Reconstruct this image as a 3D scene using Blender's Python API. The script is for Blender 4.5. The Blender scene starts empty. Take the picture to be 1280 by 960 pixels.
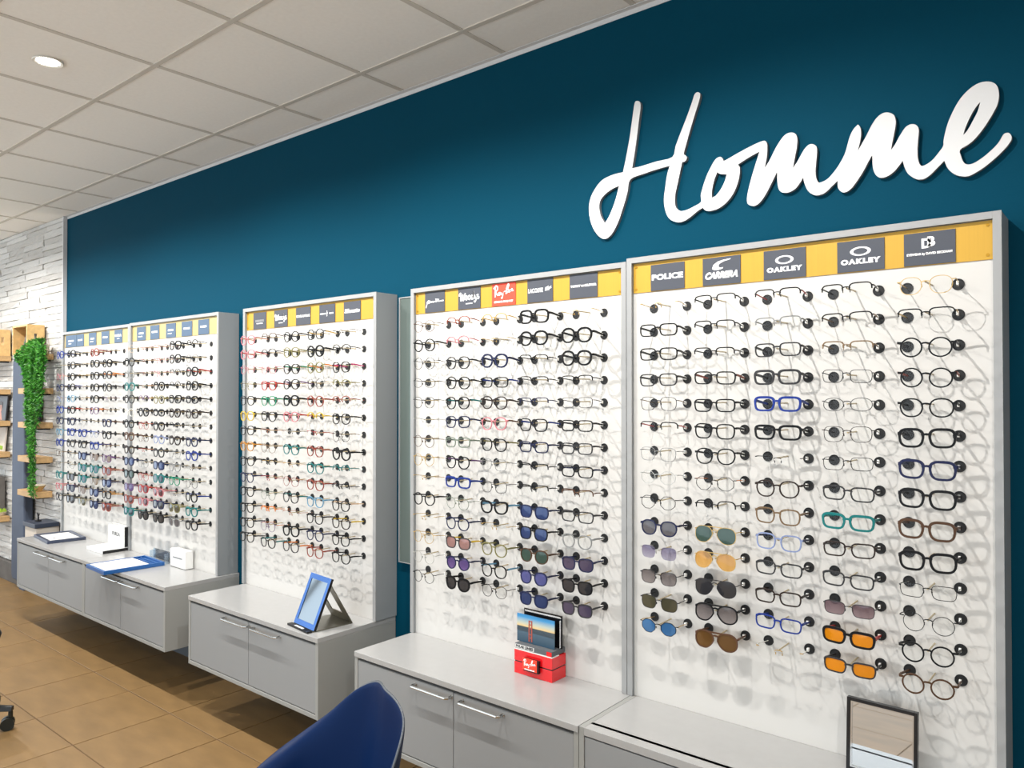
import bpy, bmesh, math, random
from mathutils import Vector, Matrix

random.seed(7)
SC = bpy.context.scene
COL = SC.collection
R = math.radians

# ------------------------------------------------------------ camera, world, lights, exposure
cam_d = bpy.data.cameras.new('camera')
cam_d.sensor_width = 36.0
cam_d.lens = 955.0 / 1280.0 * 36.0
cam_d.clip_start = 0.05
cam = bpy.data.objects.new('camera', cam_d)
COL.objects.link(cam)
cam.location = (0.0, -2.3537, 1.6)
cam.rotation_euler = (R(90.744), 0.0, R(39.552))
SC.camera = cam

world = bpy.data.worlds.new('world')
SC.world = world
world.use_nodes = True
wbg = world.node_tree.nodes['Background']
wbg.inputs[0].default_value = (0.82, 0.92, 1.0, 1)
wbg.inputs[1].default_value = 2.0

SC.view_settings.view_transform = 'Standard'
SC.view_settings.look = 'None'
SC.view_settings.gamma = 1.0
SC.view_settings.use_curve_mapping = False
SC.view_settings.exposure = 0.3
SC.cycles.transparent_max_bounces = 32
SC.cycles.max_bounces = 8
SC.cycles.diffuse_bounces = 5
SC.cycles.caustics_reflective = False
SC.cycles.caustics_refractive = False
SC.cycles.sample_clamp_indirect = 4.0

CEIL = 2.974
LAMP_W = 25.0          # power of one ceiling spot in the row along the display wall
ROOM_W = 5.0
LAMPS = [(-1.073 - 1.2 * k, 1.156, LAMP_W) for k in range(0, 6)]
LAMPS += [(-8.3, 1.756, ROOM_W)]
LAMPS += [(x, 3.556, ROOM_W) for x in (-8.3, -5.873, -3.473, -1.073, 1.3)]
LAMPS += [(0.727, 2.356, ROOM_W * 4.0)]  # extra spot out of view, added to brighten the rightmost display
LAMP_COL = (1.0, 0.97, 0.93)

# daylight through the shop front (a portal only guides the world light through the opening)
pl = bpy.data.lights.new('shopfront_portal', 'AREA')
pl.shape = 'RECTANGLE'
pl.size = 10.4
pl.size_y = 2.8
pl.cycles.is_portal = True
po = bpy.data.objects.new('shopfront_portal', pl)
COL.objects.link(po)
po.location = (-3.6, -5.28, 1.45)
po.rotation_euler = (R(90), 0, 0)
pl2 = bpy.data.lights.new('added_window_portal', 'AREA')  # guides world light through the added end opening
pl2.shape = 'RECTANGLE'
pl2.size = 2.7
pl2.size_y = 4.4
pl2.cycles.is_portal = True
po2 = bpy.data.objects.new('added_window_portal', pl2)
COL.objects.link(po2)
po2.location = (-10.06, -2.75, 1.45)
po2.rotation_euler = (0, R(90), R(180))

# ------------------------------------------------------------ materials
def lin(c):
    return tuple(((x / 255.0) / 12.92) if x / 255.0 <= 0.04045 else (((x / 255.0) + 0.055) / 1.055) ** 2.4 for x in c)

def mat(name, rgb, rough=0.5, metal=0.0, spec=0.5, noise=0.0, nscale=20.0, bump=0.0, bscale=80.0, stretch=None, srgb=True, coat=0.0, emit=0.0):
    m = bpy.data.materials.new(name)
    m.use_nodes = True
    nt = m.node_tree
    b = nt.nodes['Principled BSDF']
    c = lin(rgb) if srgb else rgb
    b.inputs['Base Color'].default_value = (*c, 1)
    b.inputs['Roughness'].default_value = rough
    b.inputs['Metallic'].default_value = metal
    b.inputs['Specular IOR Level'].default_value = spec
    if coat:
        b.inputs['Coat Weight'].default_value = coat
        b.inputs['Coat Roughness'].default_value = 0.08
    if emit:
        b.inputs['Emission Color'].default_value = (*c, 1)
        b.inputs['Emission Strength'].default_value = emit
    if noise or bump:
        tc = nt.nodes.new('ShaderNodeTexCoord')
        mp = nt.nodes.new('ShaderNodeMapping')
        nt.links.new(tc.outputs['Object'], mp.inputs['Vector'])
        if stretch:
            mp.inputs['Scale'].default_value = stretch
        if noise:
            n = nt.nodes.new('ShaderNodeTexNoise')
            n.inputs['Scale'].default_value = nscale
            n.inputs['Detail'].default_value = 5
            nt.links.new(mp.outputs[0], n.inputs['Vector'])
            r = nt.nodes.new('ShaderNodeValToRGB')
            r.color_ramp.elements[0].position = 0.3
            r.color_ramp.elements[1].position = 0.7
            r.color_ramp.elements[0].color = (*[max(0, x * (1 - noise)) for x in c], 1)
            r.color_ramp.elements[1].color = (*[min(1, x * (1 + noise)) for x in c], 1)
            nt.links.new(n.outputs['Fac'], r.inputs[0])
            nt.links.new(r.outputs[0], b.inputs['Base Color'])
        if bump:
            n2 = nt.nodes.new('ShaderNodeTexNoise')
            n2.inputs['Scale'].default_value = bscale
            n2.inputs['Detail'].default_value = 4
            nt.links.new(mp.outputs[0], n2.inputs['Vector'])
            bp = nt.nodes.new('ShaderNodeBump')
            bp.inputs['Strength'].default_value = bump
            bp.inputs['Distance'].default_value = 0.003
            nt.links.new(n2.outputs['Fac'], bp.inputs['Height'])
            nt.links.new(bp.outputs[0], b.inputs['Normal'])
    return m

def glassy(name, tint, body=0.0, rough=0.03, metal=0.0, grad=None, ior=1.4):
    """thin coloured lens: transparent tint + mirror-like reflection, optionally a part of opaque body colour"""
    m = bpy.data.materials.new(name)
    m.use_nodes = True
    nt = m.node_tree
    nt.nodes.clear()
    out = nt.nodes.new('ShaderNodeOutputMaterial')
    tr = nt.nodes.new('ShaderNodeBsdfTransparent')
    tr.inputs[0].default_value = (*tint, 1)
    if grad:
        tc = nt.nodes.new('ShaderNodeTexCoord')
        sp = nt.nodes.new('ShaderNodeSeparateXYZ')
        nt.links.new(tc.outputs['Object'], sp.inputs[0])
        mr = nt.nodes.new('ShaderNodeMapRange')
        mr.inputs['From Min'].default_value = -0.024
        mr.inputs['From Max'].default_value = 0.016
        nt.links.new(sp.outputs['Z'], mr.inputs['Value'])
        mx = nt.nodes.new('ShaderNodeMix')
        mx.data_type = 'RGBA'
        mx.inputs[6].default_value = (*grad, 1)
        mx.inputs[7].default_value = (*tint, 1)
        nt.links.new(mr.outputs[0], mx.inputs[0])
        nt.links.new(mx.outputs[2], tr.inputs[0])
    last = tr
    if body:
        d = nt.nodes.new('ShaderNodeBsdfPrincipled')
        d.inputs['Base Color'].default_value = (*[min(1, x * 1.0) for x in tint], 1)
        d.inputs['Roughness'].default_value = 0.15
        d.inputs['Metallic'].default_value = metal
        mb = nt.nodes.new('ShaderNodeMixShader')
        mb.inputs[0].default_value = body
        nt.links.new(last.outputs[0], mb.inputs[1])
        nt.links.new(d.outputs[0], mb.inputs[2])
        last = mb
    gl = nt.nodes.new('ShaderNodeBsdfGlossy')
    gl.inputs['Roughness'].default_value = rough
    ms = nt.nodes.new('ShaderNodeMixShader')
    ms.inputs[0].default_value = 0.012
    if ior:
        fr = nt.nodes.new('ShaderNodeFresnel')
        fr.inputs['IOR'].default_value = ior
        nt.links.new(fr.outputs[0], ms.inputs[0])
    nt.links.new(last.outputs[0], ms.inputs[1])
    nt.links.new(gl.outputs[0], ms.inputs[2])
    nt.links.new(ms.outputs[0], out.inputs['Surface'])
    return m

M = {}
M['blue_wall'] = mat('blue_wall', (0, 59, 79), 0.7, spec=0.06, bump=0.1, bscale=160)
M['white_wall'] = mat('white_wall', (236, 234, 230), 0.8)
M['ceiling_tile'] = mat('ceiling_tile', (245, 243, 238), 0.9, noise=0.02, nscale=60, bump=0.25, bscale=260)
M['ceiling_grid'] = mat('ceiling_grid', (204, 199, 190), 0.7)  # bars toned darker than the tiles to paint in the shadow line
M['floor_tile'] = mat('floor_tile', (126, 99, 62), 0.45, noise=0.17, nscale=3.2, stretch=(1.2, 3.5, 1), bump=0.06, bscale=30)
M['grout'] = mat('grout', (104, 80, 56), 0.9)
M['case_grey'] = mat('case_grey', (136, 140, 142), 0.5)
M['frame_grey'] = mat('frame_grey', (146, 147, 147), 0.4)
M['board_white'] = mat('board_white', (197, 195, 191), 0.5, spec=0.3)
M['gold_plate'] = mat('gold_plate', (186, 144, 42), 0.45, metal=0.15, noise=0.03, nscale=4, stretch=(60, 1, 1))
M['gold_pale'] = mat('gold_pale', (186, 164, 108), 0.45, metal=0.15, noise=0.03, nscale=4, stretch=(60, 1, 1))
M['logo_dark'] = mat('logo_dark', (58, 62, 72), 0.5)
M['logo_blue'] = mat('logo_blue', (66, 88, 112), 0.5)
M['logo_red'] = mat('logo_red', (238, 62, 36), 0.5)
M['ink_white'] = mat('ink_white', (245, 245, 245), 0.5)
M['ink_grey'] = mat('ink_grey', (120, 122, 124), 0.5)
M['ink_black'] = mat('ink_black', (20, 20, 22), 0.5)
M['screw'] = mat('screw', (176, 130, 40), 0.3, metal=0.8)
M['socket'] = mat('socket', (14, 15, 17), 0.6)
M['pin'] = mat('pin', (176, 160, 128), 0.35, metal=0.5)
M['cab_grey'] = mat('cab_grey', (136, 138, 139), 0.5, spec=0.3)
M['cab_side'] = mat('cab_side', (144, 145, 142), 0.5, spec=0.3)
M['worktop'] = mat('worktop', (158, 158, 157), 0.22, spec=0.5, noise=0.015, nscale=30)
M['cab_dark'] = mat('cab_dark', (84, 88, 92), 0.7)
M['steel'] = mat('steel', (200, 200, 198), 0.22, metal=1.0)
M['sign_white'] = mat('sign_white', (206, 206, 206), 0.6, spec=0.2)
M['sign_edge_shade'] = mat('sign_edge_shade', (120, 124, 128), 0.6)  # letter sides coloured darker to carry their edge shade
M['tag_white'] = mat('tag_white', (240, 240, 236), 0.3)
M['lamp'] = mat('lamp', (255, 250, 238), 0.5, emit=14.0)
M['lamp_rim'] = mat('lamp_rim', (226, 222, 214), 0.4)
M['stone'] = mat('stone', (206, 205, 202), 0.85, noise=0.16, nscale=9, stretch=(1, 1, 5), bump=0.7, bscale=45)
M['stone_b'] = mat('stone_b', (196, 194, 190), 0.85, noise=0.18, nscale=9, stretch=(1, 1, 5), bump=0.7, bscale=45)
M['stone_c'] = mat('stone_c', (215, 214, 211), 0.85, noise=0.12, nscale=9, stretch=(1, 1, 5), bump=0.7, bscale=45)
M['joint'] = mat('joint', (120, 118, 112), 0.95)
M['oak'] = mat('oak', (180, 146, 100), 0.55, noise=0.2, nscale=3, stretch=(1, 12, 12))
M['oak_box'] = mat('oak_box', (204, 168, 112), 0.55, noise=0.16, nscale=3, stretch=(1, 10, 10))
M['dark_panel'] = mat('dark_panel', (66, 76, 94), 0.6, noise=0.1, nscale=6)
M['dark_top'] = mat('dark_top', (54, 60, 74), 0.45)
M['plinth'] = mat('plinth', (92, 88, 84), 0.7, noise=0.2, nscale=12)
M['pale_body'] = mat('pale_body', (196, 186, 174), 0.6)
M['leaf'] = mat('leaf', (74, 146, 46), 0.5, noise=0.35, nscale=14)
M['leaf_dark'] = mat('leaf_dark', (36, 104, 32), 0.5, noise=0.3, nscale=14)
M['vine'] = mat('vine', (92, 96, 44), 0.7)
M['basket'] = mat('basket', (196, 186, 166), 0.8, noise=0.2, nscale=40)
M['moss'] = mat('moss', (140, 168, 48), 0.9, noise=0.35, nscale=50, bump=0.8, bscale=90)
M['navy_box'] = mat('navy_box', (20, 24, 40), 0.4)
M['photo_dark'] = mat('photo_dark', (26, 24, 28), 0.3)
M['skin_print'] = mat('skin_print', (178, 122, 100), 0.4)
M['hair_print'] = mat('hair_print', (66, 44, 34), 0.4)
M['paper'] = mat('paper', (226, 225, 220), 0.55)
M['tray_dark'] = mat('tray_dark', (56, 64, 84), 0.35)
M['tray_blue'] = mat('tray_blue', (28, 84, 146), 0.3)
M['white_gloss'] = mat('white_gloss', (222, 222, 220), 0.25)
M['black_gloss'] = mat('black_gloss', (16, 16, 18), 0.2)
M['red_gloss'] = mat('red_gloss', (216, 12, 22), 0.12, coat=0.6)
M['mirror'] = mat('mirror', (232, 236, 238), 0.02, metal=1.0)
M['mirror_dim'] = mat('mirror_dim', (140, 148, 154), 0.05, metal=1.0)
M['mirror_green'] = mat('mirror_green', (142, 156, 150), 0.12, metal=0.7)
M['mirror_blue'] = mat('mirror_blue', (62, 100, 160), 0.12, metal=0.8)
M['chrome'] = mat('chrome', (225, 225, 225), 0.08, metal=1.0)
M['bronze_sheet'] = mat('bronze_sheet', (120, 116, 104), 0.28, metal=0.85)
M['navy_shell'] = mat('navy_shell', (0, 27, 66), 0.5, spec=0.1)
M['shell_edge'] = mat('shell_edge', (60, 66, 74), 0.5)
M['black_metal'] = mat('black_metal', (22, 22, 24), 0.4, metal=0.4)
M['black_plastic'] = mat('black_plastic', (18, 19, 22), 0.42)
M['caster'] = mat('caster', (20, 26, 24), 0.3)
M['caster_ring'] = mat('caster_ring', (92, 112, 100), 0.4)
M['sky_print'] = mat('sky_print', (70, 130, 176), 0.4)
M['glow_print'] = mat('glow_print', (206, 178, 128), 0.4)
M['sea_print'] = mat('sea_print', (62, 88, 106), 0.4)
M['hill_print'] = mat('hill_print', (52, 66, 76), 0.4)
M['bridge_print'] = mat('bridge_print', (158, 74, 60), 0.4)
M['lens_clear'] = glassy('lens_clear', (0.97, 0.975, 0.97), ior=None)
M['acrylic'] = glassy('acrylic', (0.80, 0.88, 0.95), body=0.12)

# a print with a soft sky: object-space gradient on the postcard itself
def postcard_mat():
    m = bpy.data.materials.new('postcard_sky')
    m.use_nodes = True
    nt = m.node_tree
    b = nt.nodes['Principled BSDF']
    b.inputs['Roughness'].default_value = 0.25
    tc = nt.nodes.new('ShaderNodeTexCoord')
    sp = nt.nodes.new('ShaderNodeSeparateXYZ')
    nt.links.new(tc.outputs['Object'], sp.inputs[0])
    mr = nt.nodes.new('ShaderNodeMapRange')
    mr.inputs['From Min'].default_value = 0.0
    mr.inputs['From Max'].default_value = 0.107
    nt.links.new(sp.outputs['Z'], mr.inputs['Value'])
    r = nt.nodes.new('ShaderNodeValToRGB')
    cr = r.color_ramp
    cr.elements[0].position = 0.0
    cr.elements[0].color = (*lin((48, 74, 92)), 1)
    cr.elements[1].position = 1.0
    cr.elements[1].color = (*lin((40, 110, 170)), 1)
    for pos, c in ((0.40, (74, 96, 112)), (0.42, (60, 74, 84)), (0.52, (66, 78, 86)), (0.54, (214, 186, 132)), (0.66, (176, 186, 176)), (0.85, (64, 140, 190))):
        e = cr.elements.new(pos)
        e.color = (*lin(c), 1)
    nt.links.new(mr.outputs[0], r.inputs[0])
    nt.links.new(r.outputs[0], b.inputs['Base Color'])
    return m
M['postcard_sky'] = postcard_mat()

# ------------------------------------------------------------ mesh helpers
class MB:
    def __init__(s):
        s.v = []
        s.f = []
        s.m = []

    def face(s, idx, m=0):
        s.f.append(tuple(idx))
        s.m.append(m)

    def box(s, x0, x1, y0, y1, z0, z1, m=0, mtx=None):
        i = len(s.v)
        pts = [(x0, y0, z0), (x1, y0, z0), (x1, y1, z0), (x0, y1, z0), (x0, y0, z1), (x1, y0, z1), (x1, y1, z1), (x0, y1, z1)]
        if mtx is not None:
            pts = [tuple(mtx @ Vector(p)) for p in pts]
        s.v += pts
        for q in ((0, 3, 2, 1), (4, 5, 6, 7), (0, 1, 5, 4), (1, 2, 6, 5), (2, 3, 7, 6), (3, 0, 4, 7)):
            s.face([i + a for a in q], m)
        return s

    def prism(s, poly, y0, y1, m=0, axis='y'):
        """polygon in (a, b) extruded along an axis"""
        n = len(poly)
        i = len(s.v)
        for c in (y0, y1):
            for a, b in poly:
                s.v.append((a, c, b) if axis == 'y' else ((c, a, b) if axis == 'x' else (a, b, c)))
        s.face([i + k for k in range(n)], m)
        s.face([i + n + k for k in reversed(range(n))], m)
        for k in range(n):
            s.face((i + k, i + (k + 1) % n, i + n + (k + 1) % n, i + n + k), m)
        return s

    def sweep(s, path, sec, m=0, closed=False, up=Vector((0, 0, 1)), caps=True):
        """sec: list of (u, v) offsets, or a function k -> list; u along side, v along up"""
        P = [Vector(p) for p in path]
        n = len(P)
        rings = []
        for k in range(n):
            a = P[k - 1] if (closed or k > 0) else P[k]
            b = P[(k + 1) % n] if (closed or k < n - 1) else P[k]
            t = (b - a).normalized()
            u0 = up
            if abs(t.dot(u0)) > 0.95:
                u0 = Vector((0, 1, 0)) if abs(t.y) < 0.9 else Vector((1, 0, 0))
            side = t.cross(u0).normalized()
            vv = side.cross(t).normalized()
            sc = sec(k) if callable(sec) else sec
            i = len(s.v)
            for (du, dv) in sc:
                s.v.append(tuple(P[k] + side * du + vv * dv))
            rings.append((i, len(sc)))
        L = n if closed else n - 1
        for k in range(L):
            i, c = rings[k]
            j, _ = rings[(k + 1) % n]
            for q in range(c):
                s.face((i + q, i + (q + 1) % c, j + (q + 1) % c, j + q), m)
        if caps and not closed:
            i, c = rings[0]
            s.face([i + q for q in range(c)], m)
            i, c = rings[-1]
            s.face([i + q for q in reversed(range(c))], m)
        return s

    def tube(s, path, r, n=8, m=0, closed=False):
        rr = r if callable(r) else (lambda k: r)
        return s.sweep(path, lambda k: [(rr(k) * math.cos(2 * math.pi * q / n), rr(k) * math.sin(2 * math.pi * q / n)) for q in range(n)], m, closed)

    def disc(s, c, axis, r, h, n=20, m=0, r2=None):
        """cylinder from c along axis by h"""
        a = Vector(axis).normalized()
        c = Vector(c)
        return s.sweep([c, c + a * h], lambda k: [((r if k == 0 or r2 is None else r2) * math.cos(2 * math.pi * q / n), (r if k == 0 or r2 is None else r2) * math.sin(2 * math.pi * q / n)) for q in range(n)], m)

    def mesh(s, name, mats=None, smooth=False, slots=1):
        me = bpy.data.meshes.new(name)
        me.from_pydata(s.v, [], s.f)
        bm = bmesh.new()
        bm.from_mesh(me)
        bmesh.ops.recalc_face_normals(bm, faces=bm.faces)
        bm.to_mesh(me)
        bm.free()
        if mats:
            for x in mats:
                me.materials.append(x)
        else:
            for _ in range(slots):
                me.materials.append(None)
        me.polygons.foreach_set('material_index', s.m)
        if smooth:
            me.polygons.foreach_set('use_smooth', [True] * len(me.polygons))
            try:
                me.set_sharp_from_angle(angle=R(38))
            except Exception:
                pass
        me.update()
        return me


def place(name, me, parent=None, loc=(0, 0, 0), rot=(0, 0, 0), bevel=0.0, omats=None):
    o = bpy.data.objects.new(name, me)
    COL.objects.link(o)
    o.location = loc
    o.rotation_euler = rot
    if parent is not None:
        o.parent = parent
    if bevel:
        b = o.modifiers.new('bevel', 'BEVEL')
        b.width = bevel
        b.segments = 2
        b.limit_method = 'ANGLE'
    if omats:
        for i, x in enumerate(omats):
            o.material_slots[i].link = 'OBJECT'
            o.material_slots[i].material = x
    return o

def part(name, mb, m, parent=None, loc=(0, 0, 0), rot=(0, 0, 0), bevel=0.0, smooth=False, label=None):
    mats = m if isinstance(m, (list, tuple)) else [m]
    o = place(name, mb.mesh(name, mats, smooth), parent, loc, rot, bevel)
    if label:
        o['label'] = label
    return o

def empty(name, loc=(0, 0, 0), rot=(0, 0, 0)):
    o = bpy.data.objects.new(name, None)
    COL.objects.link(o)
    o.empty_display_size = 0.05
    o.location = loc
    o.rotation_euler = rot
    return o

def tag(o, label, cat, group=None):
    o['label'] = label
    o['category'] = cat
    if group:
        o['group'] = group
    return o

def struct(o):
    o['kind'] = 'structure'
    return o

def text_mesh(txt, size, shear=0.0, bold=0.0, ext=0.0004, width=None, spacing=1.0):
    """flat raised lettering in the x-z plane, centred, facing -y"""
    cu = bpy.data.curves.new('lettering', 'FONT')
    cu.body = txt
    cu.size = size
    cu.shear = shear
    cu.offset = bold
    cu.extrude = ext
    cu.align_x = 'CENTER'
    cu.align_y = 'CENTER'
    cu.space_character = spacing
    cu.resolution_u = 3
    o = bpy.data.objects.new('lettering', cu)
    COL.objects.link(o)
    dg = bpy.context.evaluated_depsgraph_get()
    me = bpy.data.meshes.new_from_object(o.evaluated_get(dg))
    bpy.data.objects.remove(o)
    bpy.data.curves.remove(cu)
    xs = [v.co.x for v in me.vertices]
    if xs:
        w = max(xs) - min(xs)
        cx = (max(xs) + min(xs)) / 2
        k = 1.0 if width is None else width / max(w, 1e-6)
        for v in me.vertices:
            x, y, z = (v.co.x - cx) * k, v.co.y, v.co.z
            v.co = (x, -z, y)
    me.name = 'lettering'
    return me

def ribbon(strokes, w, ext=0.0005, me_name='lettering'):
    """hand-written strokes in (x, z) as flat bars with a little thickness"""
    mb = MB()
    for s in strokes:
        P = smooth2d(s)
        mb.sweep([(x, 0, z) for x, z in P], [(-w / 2, -ext), (w / 2, -ext), (w / 2, ext), (-w / 2, ext)], up=Vector((0, 1, 0)))
    return mb

def smooth2d(P, n=4):
    P = [Vector((a, b)) for a, b in P]
    if len(P) < 3:
        return [(p.x, p.y) for p in P]
    out = []
    for i in range(len(P) - 1):
        p1, p2 = P[i], P[i + 1]
        p0 = P[i - 1] if i > 0 else p1 * 2 - p2
        p3 = P[i + 2] if i + 2 < len(P) else p2 * 2 - p1
        for k in range(n):
            t = k / n
            q = 0.5 * ((2 * p1) + (p2 - p0) * t + (2 * p0 - 5 * p1 + 4 * p2 - p3) * t * t + (3 * p1 - p0 - 3 * p2 + p3) * t ** 3)
            out.append((q.x, q.y))
    out.append((P[-1].x, P[-1].y))
    return out

# ------------------------------------------------------------ the room
X0, X1, YR = -10.0, 2.6, 5.2          # left end, right end, depth of the shop (world y is minus the depth)

# floor: grout bed and tiles
fl = struct(part('floor', MB().box(X0, X1, -YR, 0, -0.06, -0.003), M['grout']))
tile_me = {}
def tile_mesh(w, d, h, key, m, bev):
    k = (round(w, 4), round(d, 4), key)
    if k not in tile_me:
        mb = MB()
        b = bev
        i = 0
        mb.v = [(0, 0, 0), (w, 0, 0), (w, d, 0), (0, d, 0), (0, 0, h - b), (w, 0, h - b), (w, d, h - b), (0, d, h - b), (b, b, h), (w - b, b, h), (w - b, d - b, h), (b, d - b, h)]
        for q in ((0, 3, 2, 1), (8, 9, 10, 11), (0, 1, 5, 4), (1, 2, 6, 5), (2, 3, 7, 6), (3, 0, 4, 7), (4, 5, 9, 8), (5, 6, 10, 9), (6, 7, 11, 10), (7, 4, 8, 11)):
            mb.face(q)
        tile_me[k] = mb.mesh('tile', [m])
    return tile_me[k]

xs = [-4.67 + 0.45 * k for k in range(-13, 18)]
xs = [x for x in xs if X0 < x < X1]
xs = [X0] + xs + [X1]
ys = [0.479 + 0.45 * k for k in range(0, 11)]
ys = [0.0] + ys + [YR]
far = MB()
g = 0.0025
for i in range(len(xs) - 1):
    for j in range(len(ys) - 1):
        xa, xb, ya, yb = xs[i] + g, xs[i + 1] - g, ys[j] + g, ys[j + 1] - g
        if xb - xa < 0.02 or yb - ya < 0.02:
            continue
        if -9.3 < xa < 1.2 and ya < 4.2:
            place('tile', tile_mesh(xb - xa, yb - ya, 0.004, 'f', M['floor_tile'], 0.0012), fl, (xa, -yb, -0.003 + random.uniform(-0.0003, 0.0003)))
        else:
            far.box(xa, xb, -yb, -ya, -0.003, 0.0008)
part('tile', far, M['floor_tile'], fl)['kind'] = 'stuff'

# ceiling: slab, tiles, visible grid bars
ce = struct(part('ceiling', MB().box(X0, X1, -YR, 0, CEIL + 0.012, CEIL + 0.1), M['ceiling_grid']))
cx = sorted(x for x in [-1.973 - 0.6 * k for k in range(-8, 14)] if X0 < x < X1)
cy = [0.256 + 0.6 * k for k in range(0, 9)]
cxs = [X0] + cx + [X1]
cys = [0.0] + cy + [YR]
ctile = {}
for i in range(len(cxs) - 1):
    for j in range(len(cys) - 1):
        xa, xb, ya, yb = cxs[i], cxs[i + 1], cys[j], cys[j + 1]
        k = (round(xb - xa, 3), round(yb - ya, 3))
        if k not in ctile:
            w, d = xb - xa - 0.018, yb - ya - 0.018
            ctile[k] = MB().box(0, w, 0, d, 0, 0.014).mesh('tile', [M['ceiling_tile']])
        place('tile', ctile[k], ce, (xa + 0.009, -yb + 0.009, CEIL))
for x in cx:
    part('grid_bar', MB().box(x - 0.011, x + 0.011, -YR, -0.02, CEIL - 0.003, CEIL + 0.013), M['ceiling_grid'], ce)
for y in cy:
    part('grid_bar', MB().box(X0, X1, -y - 0.011, -y + 0.011, CEIL - 0.0035, CEIL + 0.012), M['ceiling_grid'], ce)
struct(part('trim_1', MB().prism([(-0.022, CEIL - 0.004), (0, CEIL - 0.004), (0, CEIL - 0.024), (-0.002, CEIL - 0.024), (-0.002, CEIL - 0.0065), (-0.022, CEIL - 0.0065)], -6.40, X1, axis='x'), M['sign_white']))

# walls
STX = -6.408
struct(part('wall_back', MB().box(STX, X1, 0, 0.12, 0, CEIL + 0.02), M['blue_wall']))
struct(part('baseboard_back', MB().box(-6.08, X1, -0.012, 0, 0, 0.09), M['cab_dark']))
struct(part('wall_right', MB().box(X1, X1 + 0.12, -YR, 0, 0, CEIL + 0.02), M['white_wall']))
struct(part('wall_end', MB().box(X0 - 0.12, X0, -0.55, 0.12, 0, CEIL + 0.02).box(X0 - 0.12, X0, -YR, -4.95, 0, CEIL + 0.02).box(X0 - 0.12, X0, -4.95, -0.55, 2.8, CEIL + 0.02), M['white_wall']))
w2_ = struct(part('window_added', MB().box(X0 - 0.09, X0 - 0.03, -4.95, -0.55, 0.0, 0.1), M['frame_grey']))  # unseen end opening, added to brighten the ceiling and cool the left side
for y in (-4.92, -3.45, -2.05, -0.58):
    part('mullion', MB().box(X0 - 0.09, X0 - 0.03, y - 0.03, y + 0.03, 0.1, 2.8), M['frame_grey'], w2_)
fw = MB()
fw.box(X0, -8.8, -YR - 0.12, -YR, 0, CEIL + 0.02)
fw.box(1.6, X1, -YR - 0.12, -YR, 0, CEIL + 0.02)
fw.box(-8.8, 1.6, -YR - 0.12, -YR, 2.88, CEIL + 0.02)
struct(part('wall_front', fw, M['white_wall']))
wn = struct(part('window_1', MB().box(-8.8, 1.6, -YR - 0.09, -YR - 0.03, 0.0, 0.1), M['frame_grey']))
for x in (-8.77, -6.2, -3.6, -1.0, 1.57):
    part('mullion', MB().box(x - 0.03, x + 0.03, -YR - 0.09, -YR - 0.03, 0.1, 2.88), M['frame_grey'], wn)

# stone cladding left of the painted wall: a backing and split-face strips
wl = struct(part('wall_left', MB().box(X0, STX, 0, 0.12, 0, CEIL + 0.02), M['joint']))
struct(part('trim_2', MB().box(STX - 0.010, STX + 0.003, -0.028, 0, 0, CEIL - 0.002), M['sign_white']))
rest = MB()
z = 0.17
row = 0
nst = 0
smat = [M['stone'], M['stone_b'], M['stone_c']]
smesh = []
for q in range(18):
    w = random.choice((0.26, 0.33, 0.40))
    d = random.uniform(0.014, 0.023)
    mb = MB()
    nx = 5
    top = []
    for a in range(nx):
        for b in range(3):
            mb.v.append((a / (nx - 1), -d - random.uniform(-0.005, 0.006), b / 2.0))
    for a in range(nx - 1):
        for b in range(2):
            i = a * 3 + b
            mb.face((i, i + 3, i + 4, i + 1))
    n0 = len(mb.v)
    for a in range(nx):
        mb.v.append((a / (nx - 1), 0, 0))
        mb.v.append((a / (nx - 1), 0, 1))
    for a in range(nx - 1):
        mb.face((a * 3, n0 + a * 2, n0 + a * 2 + 2, a * 3 + 3))
        mb.face((a * 3 + 2, a * 3 + 5, n0 + a * 2 + 3, n0 + a * 2 + 1))
    mb.face((0, 1, 2, n0 + 1, n0))
    e = (nx - 1) * 3
    mb.face((e, n0 + (nx - 1) * 2, n0 + (nx - 1) * 2 + 1, e + 2, e + 1))
    smesh.append((mb.mesh('stone', [smat[q % 3]]), mb))
while z < CEIL - 0.01:
    h = random.choice((0.042, 0.05, 0.058))
    h = min(h, CEIL - 0.004 - z)
    x = STX - 0.012
    while x > X0 + 0.05:
        w = random.uniform(0.30, 0.52)
        if x > -8.05 and x - w < -8.05 + 0.1:
            w = x + 8.05
            if w < 0.06:
                x = -8.0501
                continue
        w = min(w, x - X0 - 0.01)
        me, mb = random.choice(smesh)
        if x > -8.05 and nst < 300:
            o = place('stone', me, wl, (x - w + 0.002, 0, z + 0.002))
            o.scale = (w - 0.004, 1, h - 0.004)
            nst += 1
        else:
            i = len(rest.v)
            rest.v += [(x - w + 0.002 + a * (w - 0.004), b, z + 0.002 + c * (h - 0.004)) for a, b, c in mb.v]
            for f in mb.f:
                rest.face([i + a for a in f], random.choice((0, 1, 2)) if False else 0)
        x -= w
    z += h
part('stone', rest, M['stone'], wl)['kind'] = 'stuff'
struct(part('baseboard_left', MB().box(X0, STX - 0.02, -0.045, 0, 0, 0.165), M['plinth'], bevel=0.004))

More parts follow.
